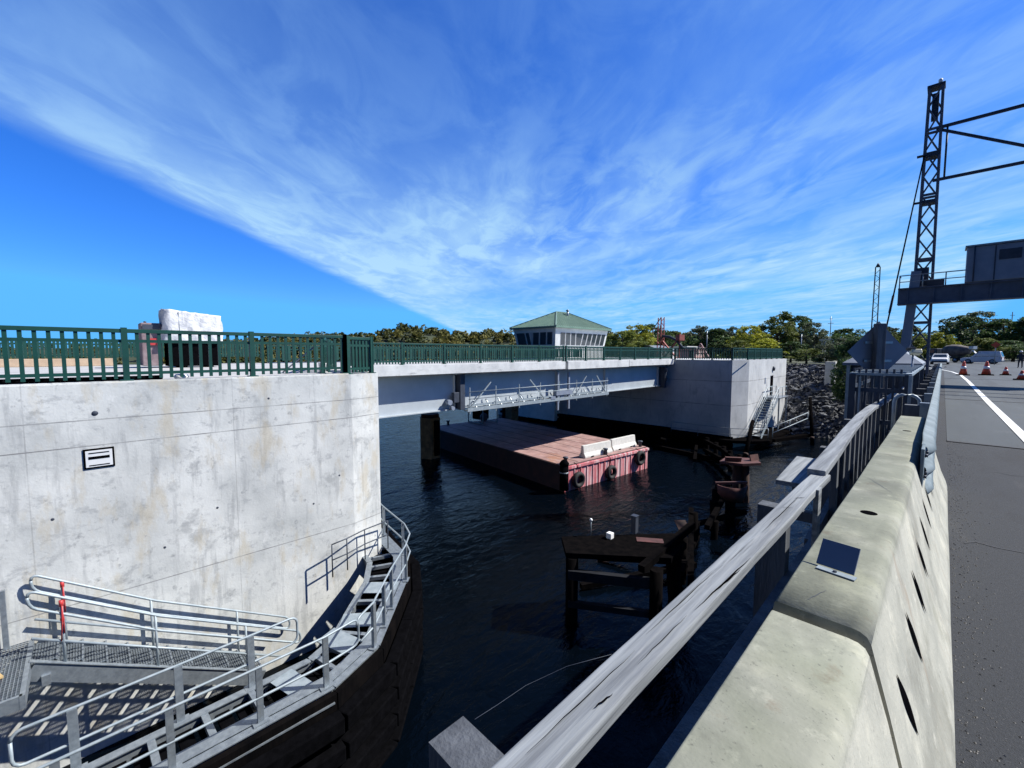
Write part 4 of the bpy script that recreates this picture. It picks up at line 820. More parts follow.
# ------------------------------------------------------------------ concrete barriers along the road
def road_barrier(y0, y1, label, dz=0):
    T = Thing('concrete_barrier', label, 'concrete barrier', (-.2, (y0 + y1) / 2, 0))
    top = .81 + dz; pr = [(-.52, 0), (-.50, .1), (-.40, .36), (-.343, top - .008), (-.341, top - .004), (-.339, top - .001), (-.335, top), (-.150, top), (-.128, top - .003), (-.112, top - .012), (-.102, top - .03), (-.055, .6), (.0, .38), (.055, .18), (.10, .06), (.115, 0)]
    mb = MB(); n1 = int((y1 - y0) / .25); n = len(pr)
    for k in range(n1 + 1):
        y = y0 + (y1 - y0) * k / n1
        for x, z in pr: mb.v.append((x + .0015 * math.sin(y * 3 + z * 5), y, z))
    for k in range(n1):
        for i in range(n): mb.f.append((k * n + i, (k + 1) * n + i, (k + 1) * n + (i + 1) % n, k * n + (i + 1) % n)[::-1]); mb.sm.append(3 <= i <= 9)
    mb.f.append(tuple(range(n))[::-1]); mb.sm.append(False); mb.f.append(tuple(range(n1 * n, n1 * n + n))); mb.sm.append(False)
    T.part('body', mb, conc_barrier)
    return T
def face_x(z): return np.interp(z, [0, .06, .18, .38, .6, .78], [.115, .10, .055, 0, -.055, -.10])
road_barrier(-3.2, 1.49, 'nearest yellowish concrete barrier at the bottom of the picture', -.012)
T = road_barrier(1.53, 7.3, 'long yellowish concrete barrier with small metal plate and lifting hole')
def gouge(yc, z0=.37, z1=.60):
    mb = MB(); k = 9; vs = []
    for i in range(k):
        t_ = i / (k - 1); z = z0 + (z1 - z0) * t_; y = yc + .05 - .10 * t_; hw = .032 * math.sin(math.pi * t_) + .001
        for s_ in (-1, 1): vs.append((face_x(z) + .004, y + s_ * hw, z))
    mb.add(vs, [(2 * i, 2 * i + 1, 2 * i + 3, 2 * i + 2) for i in range(k - 1)]); return mb
for i in range(9): T.part('recess', gouge(1.8 + i * .46), black)
for a in ((-.27, 1.60, -.235, 1.72, .8112, .001), (-.16, 3.2, -.30, 3.5, .8112, .0012)): T.part('crack', sliver(*a), darksteel)
T.part('lifting_hole', MB().lathe((-.22, 2.72, .8105), [(0, .001), (.028, .001), (.034, .0005)], 20), black)
T.part('lifting_hole', MB().lathe((-.22, 5.9, .8105), [(0, .001), (.028, .001), (.034, .0005)], 20), black)
mb = MB()
T2 = Thing('reflector_plate', 'small tilted metal plate with bright lower edge standing on the concrete barrier', 'plate', (-.235, 1.85, .81))
T2.part('plate', MB().box((-.235, 1.93, .855), (.115, .006, .10), R(-8), R(-38)), alu, bevel=.001)
T2.part('base_flange', MB().box((-.232, 1.875, .8135), (.115, .03, .004), R(-8)), galv_w)
T2.part('bolt', MB().lathe((-.235, 1.875, .8155), [(.006, 0), (.006, .005)], 8), darksteel)
bt = road_barrier(-10, -3.24, 'barrier section behind the camera', 0) if False else None

# guardrail (thrie beam) starting on the barrier face
T = Thing('guardrail', 'galvanised corrugated guardrail bolted to the barrier end and running down the road', 'guardrail', (-.1, 20, 0))
prof = [(0, .90), (.045, .875), (.06, .84), (.045, .805), (.0, .775), (-.005, .745), (.045, .715), (.06, .68), (.045, .645), (.0, .615), (-.005, .585), (.045, .555), (.06, .52), (.045, .485), (0, .46)]
mb = MB(); ysr = [4.55, 4.75, 5.2] + list(np.arange(6, 44, 2.0)); n = len(prof)
for k, y in enumerate(ysr):
    xo = -.075 if y < 5 else -.085; sc_ = .45 if k == 0 else 1
    for x, z in prof: mb.v.append((xo + x * sc_ * 1.3 + .0, y, z))
    for x, z in prof: mb.v.append((xo + x * sc_ * 1.3 - .005, y, z))
for k in range(len(ysr) - 1):
    for i in range(n - 1):
        a = k * 2 * n + i; mb.f.append((a, a + 1, a + 2 * n + 1, a + 2 * n)); mb.sm.append(True)
        a += n; mb.f.append((a, a + 2 * n, a + 2 * n + 1, a + 1)); mb.sm.append(True)
zinc = mat('dull_zinc', (.20, .245, .265), (.13, .165, .18), .7, .0, scale=5, bump=.1, world=True, spec=.2, spots=[((.10, .09, .08), 4, .62, (1, .3, 1), .6)])
T.part('beam', mb, zinc)
T.part('end_shoe', MB().box((-.068, 4.45, .68), (.02, .28, .44)), zinc, bevel=.004)
T.part('post_bolt', MB().add([], []), galv) if False else None
mb = MB()
for i, y in enumerate((4.4, 4.55)):
    for z in (.84, .68, .52): mb.lathe((-.06 + (.09 if i > 1 else 0), y, z), [(.012, 0), (.012, .02)], 8, 'X')
T.part('bolt', mb, darksteel)
T.many('post', MB().box((-.28, 0, .35), (.16, .14, 1.0)), woodpost, [(0, y, 0) for y in np.arange(8.5, 43, 2.0)])
T.many('blockout', MB().box((-.148, 0, .68), (.10, .13, .42)), galv, [(0, y, 0) for y in np.arange(8.5, 43, 2.0)])
T = Thing('bent_pipe', 'bent white pipe end curving over beside the guardrail', 'pipe', (-.4, 8.6, .6))
T.part('pipe', MB().tube([(-.52, 9.3, .3)] + [(-.37 - .15 * math.cos(a), 9.3, .82 + .12 * math.sin(a)) for a in np.linspace(0, math.pi, 9)] + [(-.22, 9.3, .55)], .025, 8), galv_w)
T.part('clamp', MB().box((-.52, 9.3, .3), (.09, .09, .05)), darksteel)

# steel cage (pedestrian gate pens) left of the guardrail
T = Thing('steel_cage', 'dark steel barred enclosure with bright galvanised top bars beside the guardrail', 'fence', (-1.0, 13.5, -.3))
x0, x1, y0, y1, zt_ = -1.22, -.42, 10.6, 17.5, 1.2
for x in (x0, x1):
    for y in (y0, y1, (y0 + y1) / 2): T.part('corner_post', MB().box((x, y, .2), (.10, .10, 2.0)), darksteel)
T.part('top_frame', MB().beam((x0, y0, zt_), (x0, y1, zt_), .09, .05).beam((x1, y0, zt_), (x1, y1, zt_), .09, .05).beam((x0, y0, zt_ + .002), (x1, y0, zt_ + .002), .08, .05).beam((x0, y1, zt_ + .002), (x1, y1, zt_ + .002), .08, .05), galv_w)
T.many('top_bar', MB().box((0, 0, 0), (.85, .14, .04), .35), galv_w, [((x0 + x1) / 2, y, zt_ + .03) for y in np.arange(11.1, 17.3, .85)])
T.part('mid_rail', MB().beam((x0, y0, .9), (x1, y0, .9), .05, .08).beam((x0, y0, .2), (x0, y1, .2), .05, .08).beam((x0, y0, .95), (x0, y1, .95), .05, .08).beam((x0, y0, .3), (x1, y0, .3), .05, .08), darksteel)
T.many('bar', MB().box((0, 0, .35), (.035, .035, 1.7)), darksteel, [(x, y0, .1) for x in np.arange(x0 + .1, x1, .1)] + [(x0, y, .1) for y in np.arange(y0 + .2, y1, .2)])
T.part('bright_post', MB().box((x1 + .03, y0 - .08, .45), (.05, .05, 1.5)).box((x0 + .12, y0 - .08, .45), (.03, .03, 1.4)), galv_w)
# diamond sign seen from behind
T = Thing('warning_sign', 'grey back of a big diamond shaped road sign on a dark square post', 'road sign', (-.86, 11.8, -.2))
c = Vector((-1.02, 12.35, 1.63)); s_ = .66
vdir = Vector((1, 1, 0)).normalized(); nd = Vector((-1, 1, 0)).normalized()
vs = [c + vdir * (s_ * a) + Vector((0, 0, s_ * b_)) + nd * k for k in (0, .006) for a, b_ in ((-1, 0), (0, -1), (1, 0), (0, 1))]
T.part('panel', MB().add(vs, [(0, 1, 2, 3), (7, 6, 5, 4), (0, 4, 5, 1), (1, 5, 6, 2), (2, 6, 7, 3), (3, 7, 4, 0)]), alu)
for dz in (.2, -.2): T.part('brace', MB().beam(c - vdir * .3 + Vector((0, 0, dz)) - nd * .02, c + vdir * .3 + Vector((0, 0, dz)) - nd * .02, .02, .05), galv)
T.part('post', MB().box(tuple(c - nd * .10 - vdir * .06 + Vector((0, 0, -.72))), (.19, .12, 2.65), R(45)), woodpost, bevel=.006)
# small hut with low metal hip roof
T = Thing('small_hut', 'low hut with shallow grey metal roof half hidden behind the diamond sign', 'hut', (-1.7, 20, -.5))
hx0, hx1, hy0, hy1 = -2.35, -.42, 17.9, 21.2
T.part('roof', MB().add([(hx0, hy0, 1.28), (hx1, hy0, 1.28), (hx1, hy1, 1.28), (hx0, hy1, 1.28), ((hx0 + hx1) / 2, (hy0 + hy1) / 2, 2.05), (hx0, hy0, 1.2), (hx1, hy0, 1.2), (hx1, hy1, 1.2), (hx0, hy1, 1.2)],
    [(0, 1, 4), (1, 2, 4), (2, 3, 4), (3, 0, 4), (5, 6, 1, 0), (6, 7, 2, 1), (7, 8, 3, 2), (8, 5, 0, 3), (8, 7, 6, 5)]), alu)
for x in (hx0 + .15, (hx0 + hx1) / 2, hx1 - .15):
    for y in (hy0 + .12, hy1 - .12): T.part('post', MB().box((x, y, .3), (.09, .09, 1.8)), galv_w)
T.part('wall', MB().span((hx0 + .2, hy0 + .22, -.6), (hx1 - .2, hy1 - .22, 1.19)), darksteel)
T = Thing('floodlight', 'small cream floodlight head on a bracket right of the diamond sign', 'lamp', (-.7, 15.2, 1.3))
T.part('head', MB().box((-.50, 15.2, 1.62), (.22, .16, .12), .4, -.5), mat('cream_enamel', (.75, .70, .5), rough=.4), bevel=.02); T.part('stem', MB().tube([(-.55, 15.2, .2), (-.55, 15.2, 1.58)], .02, 8), galv); T.part('hood', MB().box((-.60, 15.15, 1.70), (.2, .14, .02), .4, -.5), darksteel)

# ------------------------------------------------------------------ lattice gantry tower over the road
T = Thing('gantry_tower', 'tall dark lattice tower with horizontal beam and cabin spanning above the road', 'gantry', (-.9, 34, 0))
def legpt(sx, sy, z):
    z = min(z, 16.2)
    k = (z + 1) / 17.8; hw = .42 * (1 - k) + .26 * k; cxm = -1.0; return (cxm + sx * hw, 34.2 + sy * hw, z)
mb = MB()
for sx in (-1, 1):
    for sy in (-1, 1): mb.beam(legpt(sx, sy, -1), legpt(sx, sy, 16.75), .12, .12)
tsteel = mat('painted_tower_steel', (.12, .14, .19), (.08, .095, .13), .6, .1, scale=2, bump=.1)
T.part('leg', mb, tsteel)
zs = list(np.arange(-.2, 16.4, 1.18)); mb = MB(); mh = MB()
for i, (z0_, z1_) in enumerate(zip(zs[:-1], zs[1:])):
    for (a, b_) in (((-1, -1), (1, -1)), ((1, -1), (1, 1)), ((1, 1), (-1, 1)), ((-1, 1), (-1, -1))):
        p, q = (a, b_) if i % 2 else (b_, a); mb.beam(legpt(*p, z0_), legpt(*q, z1_), .075, .075)
    if i % 3 == 0:
        for (a, b_) in (((-1, -1), (1, -1)), ((1, -1), (1, 1)), ((1, 1), (-1, 1)), ((-1, 1), (-1, -1))): mh.beam(legpt(*a, z0_), legpt(*b_, z0_), .09, .12)
T.part('lattice', mb, tsteel); T.part('strut', mh, tsteel)
T.part('collar', MB().box((-1.0, 34.2, 12.6), (.72, .72, .25)).box((-1.4, 33.9, 12.6), (.4, .2, .08)), darksteel)
T.part('collar', MB().box((-1.0, 34.2, 10.05), (.76, .76, .16)).box((-1.42, 33.9, 10.05), (.35, .2, .08)), darksteel)
T.part('head_sheave', MB().box((-1.0, 34.2, 15.2), (.28, .28, 1.4)).box((-1.0, 34.2, 16.25), (.72, .72, .12)), darksteel)
T.part('beacon', MB().lathe((-.85, 34.0, 16.32), [(.04, 0), (.09, .08), (.09, .2), (.02, .26)], 12), lampw)
T.part('column', MB().beam((-1.75, 33.5, -1), (-1.30, 33.6, 6.2), .42, .30), greysteel)
T.part('machinery', MB().box((-1.1, 34.1, 5.9), (.6, .6, 1.0)).box((-.5, 33.9, 5.5), (.7, .4, .3)), darksteel)
bm_ = T.part('main_beam', MB().span((-2.0, 33.2, 4.40), (13.5, 33.7, 5.20)).span((-2.0, 33.05, 5.2), (13.5, 33.85, 5.26)).span((-2.0, 33.05, 4.34), (13.5, 33.85, 4.40)), tsteel)
mb = MB()
for i in range(14): mb.span((-1.6 + i * 1.05, 33.08, 4.41), (-1.56 + i * 1.05, 33.195, 5.19))
T.part('web_stiffener', mb, tsteel, bm_)
mb = MB().tube([(-1.95, 33.1, 5.95), (.8, 33.1, 5.95)], .03, 6).tube([(-1.95, 33.1, 5.6), (.8, 33.1, 5.6)], .025, 6)
for x in (-1.95, -1.0, -.1, .7): mb.tube([(x, 33.1, 5.2), (x, 33.1, 5.95)], .03, 6)
mb.tube([(-1.95, 33.1, 5.95), (-1.95, 33.85, 5.95)], .03, 6); T.part('guard_rail', mb, galv, bm_)
cb = T.part('cabin', MB().span((.62, 33.0, 5.28), (6.5, 34.0, 7.1)), greysteel, bevel=.05); T.part('cabin_roof', MB().span((.55, 32.92, 7.1), (6.6, 34.1, 7.18)), galv, cb)
mb = MB()
for x in (1.6, 2.7, 4.9): mb.span((x, 32.985, 5.32), (x + .05, 32.998, 7.05))
T.part('panel_trim', mb, darksteel, cb); T.part('louvre', MB().span((1.75, 32.97, 6.3), (2.5, 32.998, 6.8)), darksteel, cb); T.part('conduit', MB().tube([(.9, 32.93, 5.3), (.9, 32.93, 7.1)], .03, 6), darksteel, cb)
T.part('notice_panel', MB().span((3.4, 32.96, 5.9), (4.2, 32.997, 6.6)), lampw, cb)
T.part('upper_truss', MB().beam((-.9, 33.95, 13.95), (12.5, 33.95, 13.95), .14, .14).beam((-.9, 33.95, 11.15), (12.5, 33.95, 11.15), .14, .14)
       .beam((-.85, 33.95, 13.9), (3.6, 33.95, 11.2), .12, .12).beam((8, 33.95, 13.9), (3.6, 33.95, 11.2), .12, .12).tube([(-.45, 33.95, 13.9), (-.45, 33.95, 11.2)], .05, 6), darksteel)
T = Thing('guy_cable', 'thick dark cable slanting down from the tower to the deck edge', 'cable', (-2.1, 26, .2))
T.part('cable', MB().tube([(-1.3, 33.85, 12.6), (-2.0, 26.9, 2.4), (-2.15, 25.2, -.3)], .032, 8), black); T.part('anchor', MB().box((-2.15, 25.2, -.35), (.25, .25, .2)), darksteel); T.part('turnbuckle', MB().tube([(-1.87, 28.3, 4.4), (-1.93, 27.7, 3.55)], .05, 8), darksteel)

# ------------------------------------------------------------------ cars, truck, cones, person on the road
def wheel(T, x, y, r=.36, w=.22):
    ob = T.part('wheel', MB().lathe((x, y, r), [(r * .62, -w / 2), (r * .95, -w / 2), (r, -w / 3), (r, w / 3), (r * .95, w / 2), (r * .62, w / 2)], 20, 'X'), tyre)
    T.part('rim', MB().lathe((x, y, r), [(.02, -w / 2 - .004), (r * .6, -w / 2 - .004), (r * .6, w / 2 + .004), (.02, w / 2 + .004)], 14, 'X'), galv, ob)
def loft(secs):      # secs: list of (y, halfwidth_bottom, z_bottom, halfwidth_top, z_top)
    mb = MB(); 
    for y, wb, zb_, wt, zt2 in secs: mb.v += [(-wb, y, zb_), (-wb * 1.0, y, zb_ + (zt2 - zb_) * .5), (-wt, y, zt2), (wt, y, zt2), (wb, y, zb_ + (zt2 - zb_) * .5), (wb, y, zb_)]
    k = len(secs)
    for i in range(k - 1):
        for j in range(6): mb.f.append((i * 6 + j, i * 6 + (j + 1) % 6, (i + 1) * 6 + (j + 1) % 6, (i + 1) * 6 + j)); mb.sm.append(False)
    mb.f.append(tuple(range(6))[::-1]); mb.sm.append(False); mb.f.append(tuple(range(6 * k - 6, 6 * k))); mb.sm.append(False); return mb
def car(label, loc, rz, L_=4.7, W=.92, H=1.75, cabin=(-2.1, 1.0), paintm=white):
    T = Thing('parked_car', label, 'car', loc, rz, local=True); h = L_ / 2
    T.part('body', loft([(-h, W * .9, .35, W * .85, .92), (-h + .25, W, .28, W * .93, .98), (-.6, W, .26, W * .95, 1.02), (.75, W, .26, W * .93, 1.0), (h - .35, W, .28, W * .88, .9), (h, W * .88, .36, W * .8, .76)]), paintm, bevel=.05)
    a, b_ = cabin
    T.part('cabin', loft([(a, W * .9, .98, W * .78, 1.05), (a + .25, W * .92, .98, W * .74, H), (b_ - .75, W * .92, .98, W * .72, H), (b_, W * .9, .97, W * .85, 1.01)]), paintm, bevel=.03)
    for s_ in (-1, 1):
        for (p, q) in ((a + .35, a + 1.15), (a + 1.22, a + 2.0), (a + 2.07, b_ - .62)):
            x0 = W * .915; x1 = W * .765
            vs = [(s_ * (x0 - .0), p, 1.10), (s_ * x0, q + (.25 if q > b_ - .7 else 0), 1.10), (s_ * x1, q - .05, H - .1), (s_ * x1, p + .05, H - .1)]
            vs += [(x - s_ * .03, y, z) for x, y, z in vs]
            T.part('side_window', MB().add([(x + s_ * .012, y, z) for x, y, z in vs], [(0, 1, 2, 3), (7, 6, 5, 4), (0, 4, 5, 1), (1, 5, 6, 2), (2, 6, 7, 3), (3, 7, 4, 0)]), glass)
    T.part('windscreen', MB().add([(-W * .78, b_ - .02, 1.04), (W * .78, b_ - .02, 1.04), (W * .64, b_ - .66, H - .06), (-W * .64, b_ - .66, H - .06)], [(0, 1, 2, 3)]).add([(-W * .7, a - .01, 1.1), (W * .7, a - .01, 1.1), (W * .62, a + .2, H - .08), (-W * .62, a + .2, H - .08)], [(3, 2, 1, 0)]), glass)
    for s_ in (-1, 1):
        T.part('headlight', MB().box((s_ * W * .68, h - .02, .68), (.32, .08, .14)), lampw); T.part('taillight', MB().box((s_ * W * .78, -h + .02, .78), (.16, .08, .3)), redm)
        wheel(T, s_ * (W - .1), h - .85); wheel(T, s_ * (W - .1), -h + .9)
        T.part('mirror', MB().box((s_ * (W + .08), b_ - .25, 1.08), (.16, .1, .13)), paintm)
    T.part('bumper', MB().box((0, h + .01, .42), (W * 1.7, .1, .16)).box((0, -h - .01, .45), (W * 1.7, .1, .16)), darksteel)
    T.part('roof_rack', MB().tube([(-W * .6, a + .5, H + .05), (-W * .6, b_ - .9, H + .05)], .02, 6).tube([(W * .6, a + .5, H + .05), (W * .6, b_ - .9, H + .05)], .02, 6), darksteel)
    return T
car('white estate car parked sideways across the road beyond the cones', (*place(981, 64), 0), R(78), L_=4.2, H=1.85)
car('white car facing us at the far end of the guardrail', (*place(939.5, 62), 0), R(178), L_=4.2, H=1.5, cabin=(-1.6, 1.0))
T = Thing('mixer_truck', 'dusty concrete mixer truck parked under the trees behind the white car', 'truck', (*place(952, 74), 0), R(55), local=True); T.o.scale = (.8, .8, .8)
T.part('chassis', MB().box((0, 0, .95), (.9, 8, .3)), darksteel); 
T.part('drum', MB().lathe((0, 0, 2.5), [(.55, -3.0), (.8, -2.7), (1.25, -1.0), (1.3, .3), (1.1, 1.2), (.7, 1.7), (.3, 1.8)], 24, 'Y'), mixm)
cb = T.part('cab', MB().box((0, 3.1, 2.0), (2.4, 1.7, 2.0)), darksteel, bevel=.1); T.part('windscreen', MB().box((0, 3.97, 2.4), (2.1, .03, .8)), glass, cb); T.part('side_window', MB().box((1.21, 3.2, 2.4), (.03, 1.0, .7)).box((-1.21, 3.2, 2.4), (.03, 1.0, .7)), glass, cb)
T.part('chute', MB().beam((0, -3.3, 2.6), (0, -4.6, 1.4), .5, .1).box((0, -3.4, 3.1), (1.0, .8, .6)), cream); T.part('mudguard', MB().box((0, -1.9, 1.35), (2.4, 3.0, .12)), darksteel)
T.part('bumper', MB().box((0, 4.0, .7), (2.4, .15, .35)), galv)
for y in (3.0, -1.2, -2.6):
    for s_ in (-1, 1): wheel(T, s_ * 1.05, y, .52, .35)
def cone(label, x, y, h, w):
    T = Thing('traffic_cone', label, 'traffic cone', (x, y, .006), group='orange cones closing the road', local=True)
    T.part('base', MB().box((0, 0, .03), (w * 1.5, w * 1.5, .06)), black); T.part('body', MB().lathe((0, 0, .06), [(w * .5, 0), (w * .32, h * .45), (w * .14, h * .95), (w * .1, h)], 18), orange)
    T.part('band', MB().lathe((0, 0, .06), [(w * .36 + .006, h * .42), (w * .26 + .006, h * .62)], 18), lampw); 
cone('left tall orange and white cone on the left side of the lane', *place(963.5, 31), .95, .45)
cone('second tall orange and white cone, in front of the parked white car', *place(986.5, 31), .95, .5)
cone('short orange cone standing third along the closed road', *place(1006, 31), .55, .36)
cone('short orange cone nearest to the right edge of the picture', *place(1022.5, 25.5), .5, .42)
T = Thing('warning_sign', 'red and orange roadwork sign on a thin stand under the trees', 'road sign', (*place(994, 58), 0))
c = Vector((*place(994, 58), 2.7)); 
T.part('panel', MB().box(tuple(c), (.62, .04, .62), 0, 0, R(45)), orange); T.part('post', MB().tube([(c.x, c.y + .05, 0), (c.x, c.y + .05, 2.7)], .04, 8), galv)
# person
pm = bpy.data.meshes.new('person'); J = [(0, 0, .95), (0, 0, 1.2), (0, 0, 1.42), (0, 0, 1.52), (0, .02, 1.66), (-.19, 0, 1.40), (-.25, .02, 1.14), (-.22, .12, .93), (.19, 0, 1.40), (.25, .02, 1.14), (.22, .12, .93), (-.10, 0, .88), (-.12, .02, .48), (-.13, 0, .08), (-.13, .14, .03), (.10, 0, .88), (.13, .03, .48), (.14, 0, .08), (.14, .14, .03), (0, .02, 1.74)]
E_ = [(0, 1), (1, 2), (2, 3), (3, 4), (2, 5), (5, 6), (6, 7), (2, 8), (8, 9), (9, 10), (0, 11), (11, 12), (12, 13), (13, 14), (0, 15), (15, 16), (16, 17), (17, 18), (4, 19)]
rad = [.15, .16, .15, .055, .095, .07, .05, .035, .07, .05, .035, .095, .065, .05, .04, .095, .065, .05, .04, .08]
pm.from_pydata(J, E_, []); pm.materials.append(navy); po = link('person', pm, None, (*place(1020, 46), 0.01), (0, 0, R(160))); tag(po, 'person in dark work clothes standing by the road at the right edge', 'person')
sk = po.modifiers.new('skin', 'SKIN'); sv = pm.skin_vertices[0].data
for v, r in zip(sv, rad): v.radius = (r, r * (.75 if r > .13 else 1))
sv[0].use_root = True; ss = po.modifiers.new('sub', 'SUBSURF'); ss.levels = 1; ss.render_levels = 1
hd = link('head_skin', MB().lathe((0, .02, 1.58), [(.03, 0), (.085, .05), (.105, .13), (.08, .2), (.02, .235)], 14).mesh('head_skin', skin), po)
hh_ = link('hard_hat', MB().lathe((0, .02, 1.71), [(.15, 0), (.125, .015), (.12, .07), (.07, .125), (.01, .135)], 16).mesh('hard_hat', lampw), po)
for s_ in (-1, 1): link('hand', MB().lathe((s_ * .22, .13, .90), [(.01, -.09), (.035, -.05), (.04, 0), (.02, .04)], 8).mesh('hand', skin), po)

# ------------------------------------------------------------------ far industrial things
T = Thing('lattice_mast', 'tall thin dark lattice mast rising far behind the trees', 'mast', (-21.5, 190, 0))
MX, MY = -17.3, 194.8
def mp_(sx, sy, z): k = 1 - z / 45 * .35; return (MX + sx * .8 * k, MY + sy * .8 * k, z)
mb = MB()
for sx in (-1, 1):
    for sy in (-1, 1): mb.beam(mp_(sx, sy, 0), mp_(sx, sy, 31), .2, .2)
zz = np.arange(0, 31, 1.5)
lt = MB()
for i, z0_ in enumerate(zz[:-1]):
    for (a, b_) in (((-1, -1), (1, -1)), ((1, -1), (1, 1))): p, q = (a, b_) if i % 2 else (b_, a); lt.beam(mp_(*p, z0_), mp_(*q, z0_ + 1.5), .12, .12)
T.part('leg', mb, redrust if False else darksteel); T.part('lattice', lt, darksteel); T.part('cap', MB().lathe((MX, MY, 31), [(.7, 0), (.3, 1.0), (.05, 1.4)], 8), darksteel)
# red derrick
x, y = place(660, 95)
T = Thing('derrick_crane', 'red lattice derrick crane with A frame right of the control house', 'crane', (x, y, 0), R(-20), local=True)
redcrane = mat('red_crane_paint', (.42, .11, .09), (.28, .07, .06), .7, scale=2)
mb = MB()
for sx in (-.55, .55):
    for sy in (-.5, .5): mb.beam((sx, sy, 0), (sx * .8, sy * .8, 9.3), .16, .16)
for i in range(8):
    z = 1 + i * 1.05; s_ = 1 if i % 2 else -1; mb.beam((-.5 * s_, -.5, z), (.5 * s_, -.5, z + 1.05), .1, .1).beam((.5, -.5 * s_, z), (.5, .5 * s_, z + 1.05), .1, .1)
T.part('mast', mb, redcrane); T.part('jib', MB().beam((-.3, 0, 9.1), (-2.4, 0, 7.0), .14, .14).beam((-2.4, 0, 7.0), (-.4, 0, 6.6), .1, .1).beam((-2.4, 0, 7.0), (-2.5, 0, 5.8), .1, .1), redcrane)
T.part('frame', MB().beam((.6, 0, 4.2), (5, 0, .2), .28, .28).beam((5.0, .05, 4.6), (.8, .05, .3), .28, .28).beam((5.4, 0, 0), (5.4, 0, 5.6), .25, .25).beam((.5, 0, 4.0), (-1.8, 0, 4.0), .2, .2), redcrane)
T.part('boom', MB().tube([(.5, .1, 5.3), (2.6, .1, 5.0), (4.6, .1, 4.2), (6.2, .1, 2.5)], .3, 8), darksteel)
T.part('operator_house', MB().box((5.2, .3, 4.8), (1.1, 1.4, 1.2)), redcrane)
def shed(name, label, u, D, w_, d_, h_, m, m2, roof=0, base=0, rz=0):
    x, y = place(u, D); T = Thing(name, label, 'building', (x, y, base), rz, local=True)
    T.part('wall', MB().box((0, 0, h_ / 2), (w_, d_, h_)), m)
    if roof: T.part('roof', MB().extrude_y([(-w_ / 2 - .3, h_), (0, h_ + roof), (w_ / 2 + .3, h_)], -d_ / 2 - .3, d_ / 2 + .3), m2)
    else: T.part('roof', MB().box((0, 0, h_ + .1), (w_ + .4, d_ + .4, .2)), m2)
    for k in range(max(2, int(d_ / 3))):
        wy = -d_ / 2 + (k + .5) * d_ / max(2, int(d_ / 3)); wd = T.part('window', MB().box((w_ / 2 + .01, wy, h_ * .6), (.06, 1.2, 1.0)), white); T.part('pane', MB().box((w_ / 2 + .04, wy, h_ * .6), (.03, 1.0, .8)), glass, wd)
    dd = T.part('door', MB().box((w_ * .2, -d_ / 2 - .01, 1.05), (1.0, .06, 2.1)), darksteel); T.part('handle', MB().box((w_ * .2 + .35, -d_ / 2 - .06, 1.0), (.1, .05, .05)), galv, dd)
shed('storage_shed', 'white gabled shed behind the red derrick crane', 654, 112, 7, 8, 2.4, white, galv, 1.2)
shed('site_trailer', 'pale blue flat roofed trailer right of the red derrick crane', 682, 118, 6, 9, 3.2, mat('pale_blue_panel', (.45, .6, .62), rough=.5), white)
shed('site_trailer', 'pink and white small cabin standing beside the pale blue trailer', 692, 100, 3.4, 5, 2.6, mat('pink_panel', (.62, .42, .42), rough=.6), white)
x, y = place(699, 92)
T = Thing('tripod_frame', 'pinkish steel A frame leaning beside the small cabin', 'frame', (x, y, 0), local=True)
T.part('leg', MB().beam((-1.5, 0, 0), (.2, 0, 3.6), .22, .22).beam((2.4, 0, 0), (.2, 0, 3.6), .22, .22).beam((.2, 2.2, 0), (.2, 0, 3.6), .22, .22), mat('pink_steel', (.6, .38, .38), rough=.6)); T.part('crossbar', MB().beam((-.8, 0, 1.5), (1.5, 0, 1.5), .18, .18), redrust)
x, y = place(827, 88)
T = Thing('pipe_gantry', 'white pipe gantry standing at the head of the rock bank', 'gantry', (x, y, 0), R(-30), local=True)
for sx in (-1.3, -.7, .9): T.part('leg', MB().box((sx, 0, 2.1), (.28, .28, 4.4)), white)
T.part('beam', MB().box((.3, 0, 4.3), (4.2, .4, .35)), white); T.part('mast', MB().tube([(.3, 0, 4.4), (.3, 0, 9.0)], .07, 8).tube([(-.3, 0, 7.6), (.9, 0, 7.6)], .05, 6).tube([(-.0, 0, 8.5), (.6, 0, 8.5)], .05, 6), galv)
single('concrete_block', MB().span((-15.6, 94.4, -2.2), (-13.9, 96.2, .9)) if False else MB().span((-10.1, 64.2, -3.2), (-9.1, 65.2, .55)), conc_white, 'white concrete block wall end set in the rock bank', 'concrete block', (-9.6, 64.7, -3.2), bevel=.03)
for (u, D, h_, lb) in ((706, 96, 6.5, 'grey utility pole rising near the tripod frame'), (800, 84, 5.2, 'yellow topped post on the far side of the abutment railing'), (1008, 110, 12, 'tall utility pole among the trees on the right')):
    x, y = place(u, D); T = Thing('utility_pole', lb, 'pole', (x, y, 0), local=True)
    T.part('shaft', MB().tube([(0, 0, 0), (0, 0, h_)], .12, 8, .08), galv if D < 100 else woodpost); T.part('crossarm', MB().box((0, 0, h_ * .93), (1.0, .1, .1), .6), yellow if u == 800 else woodpost)

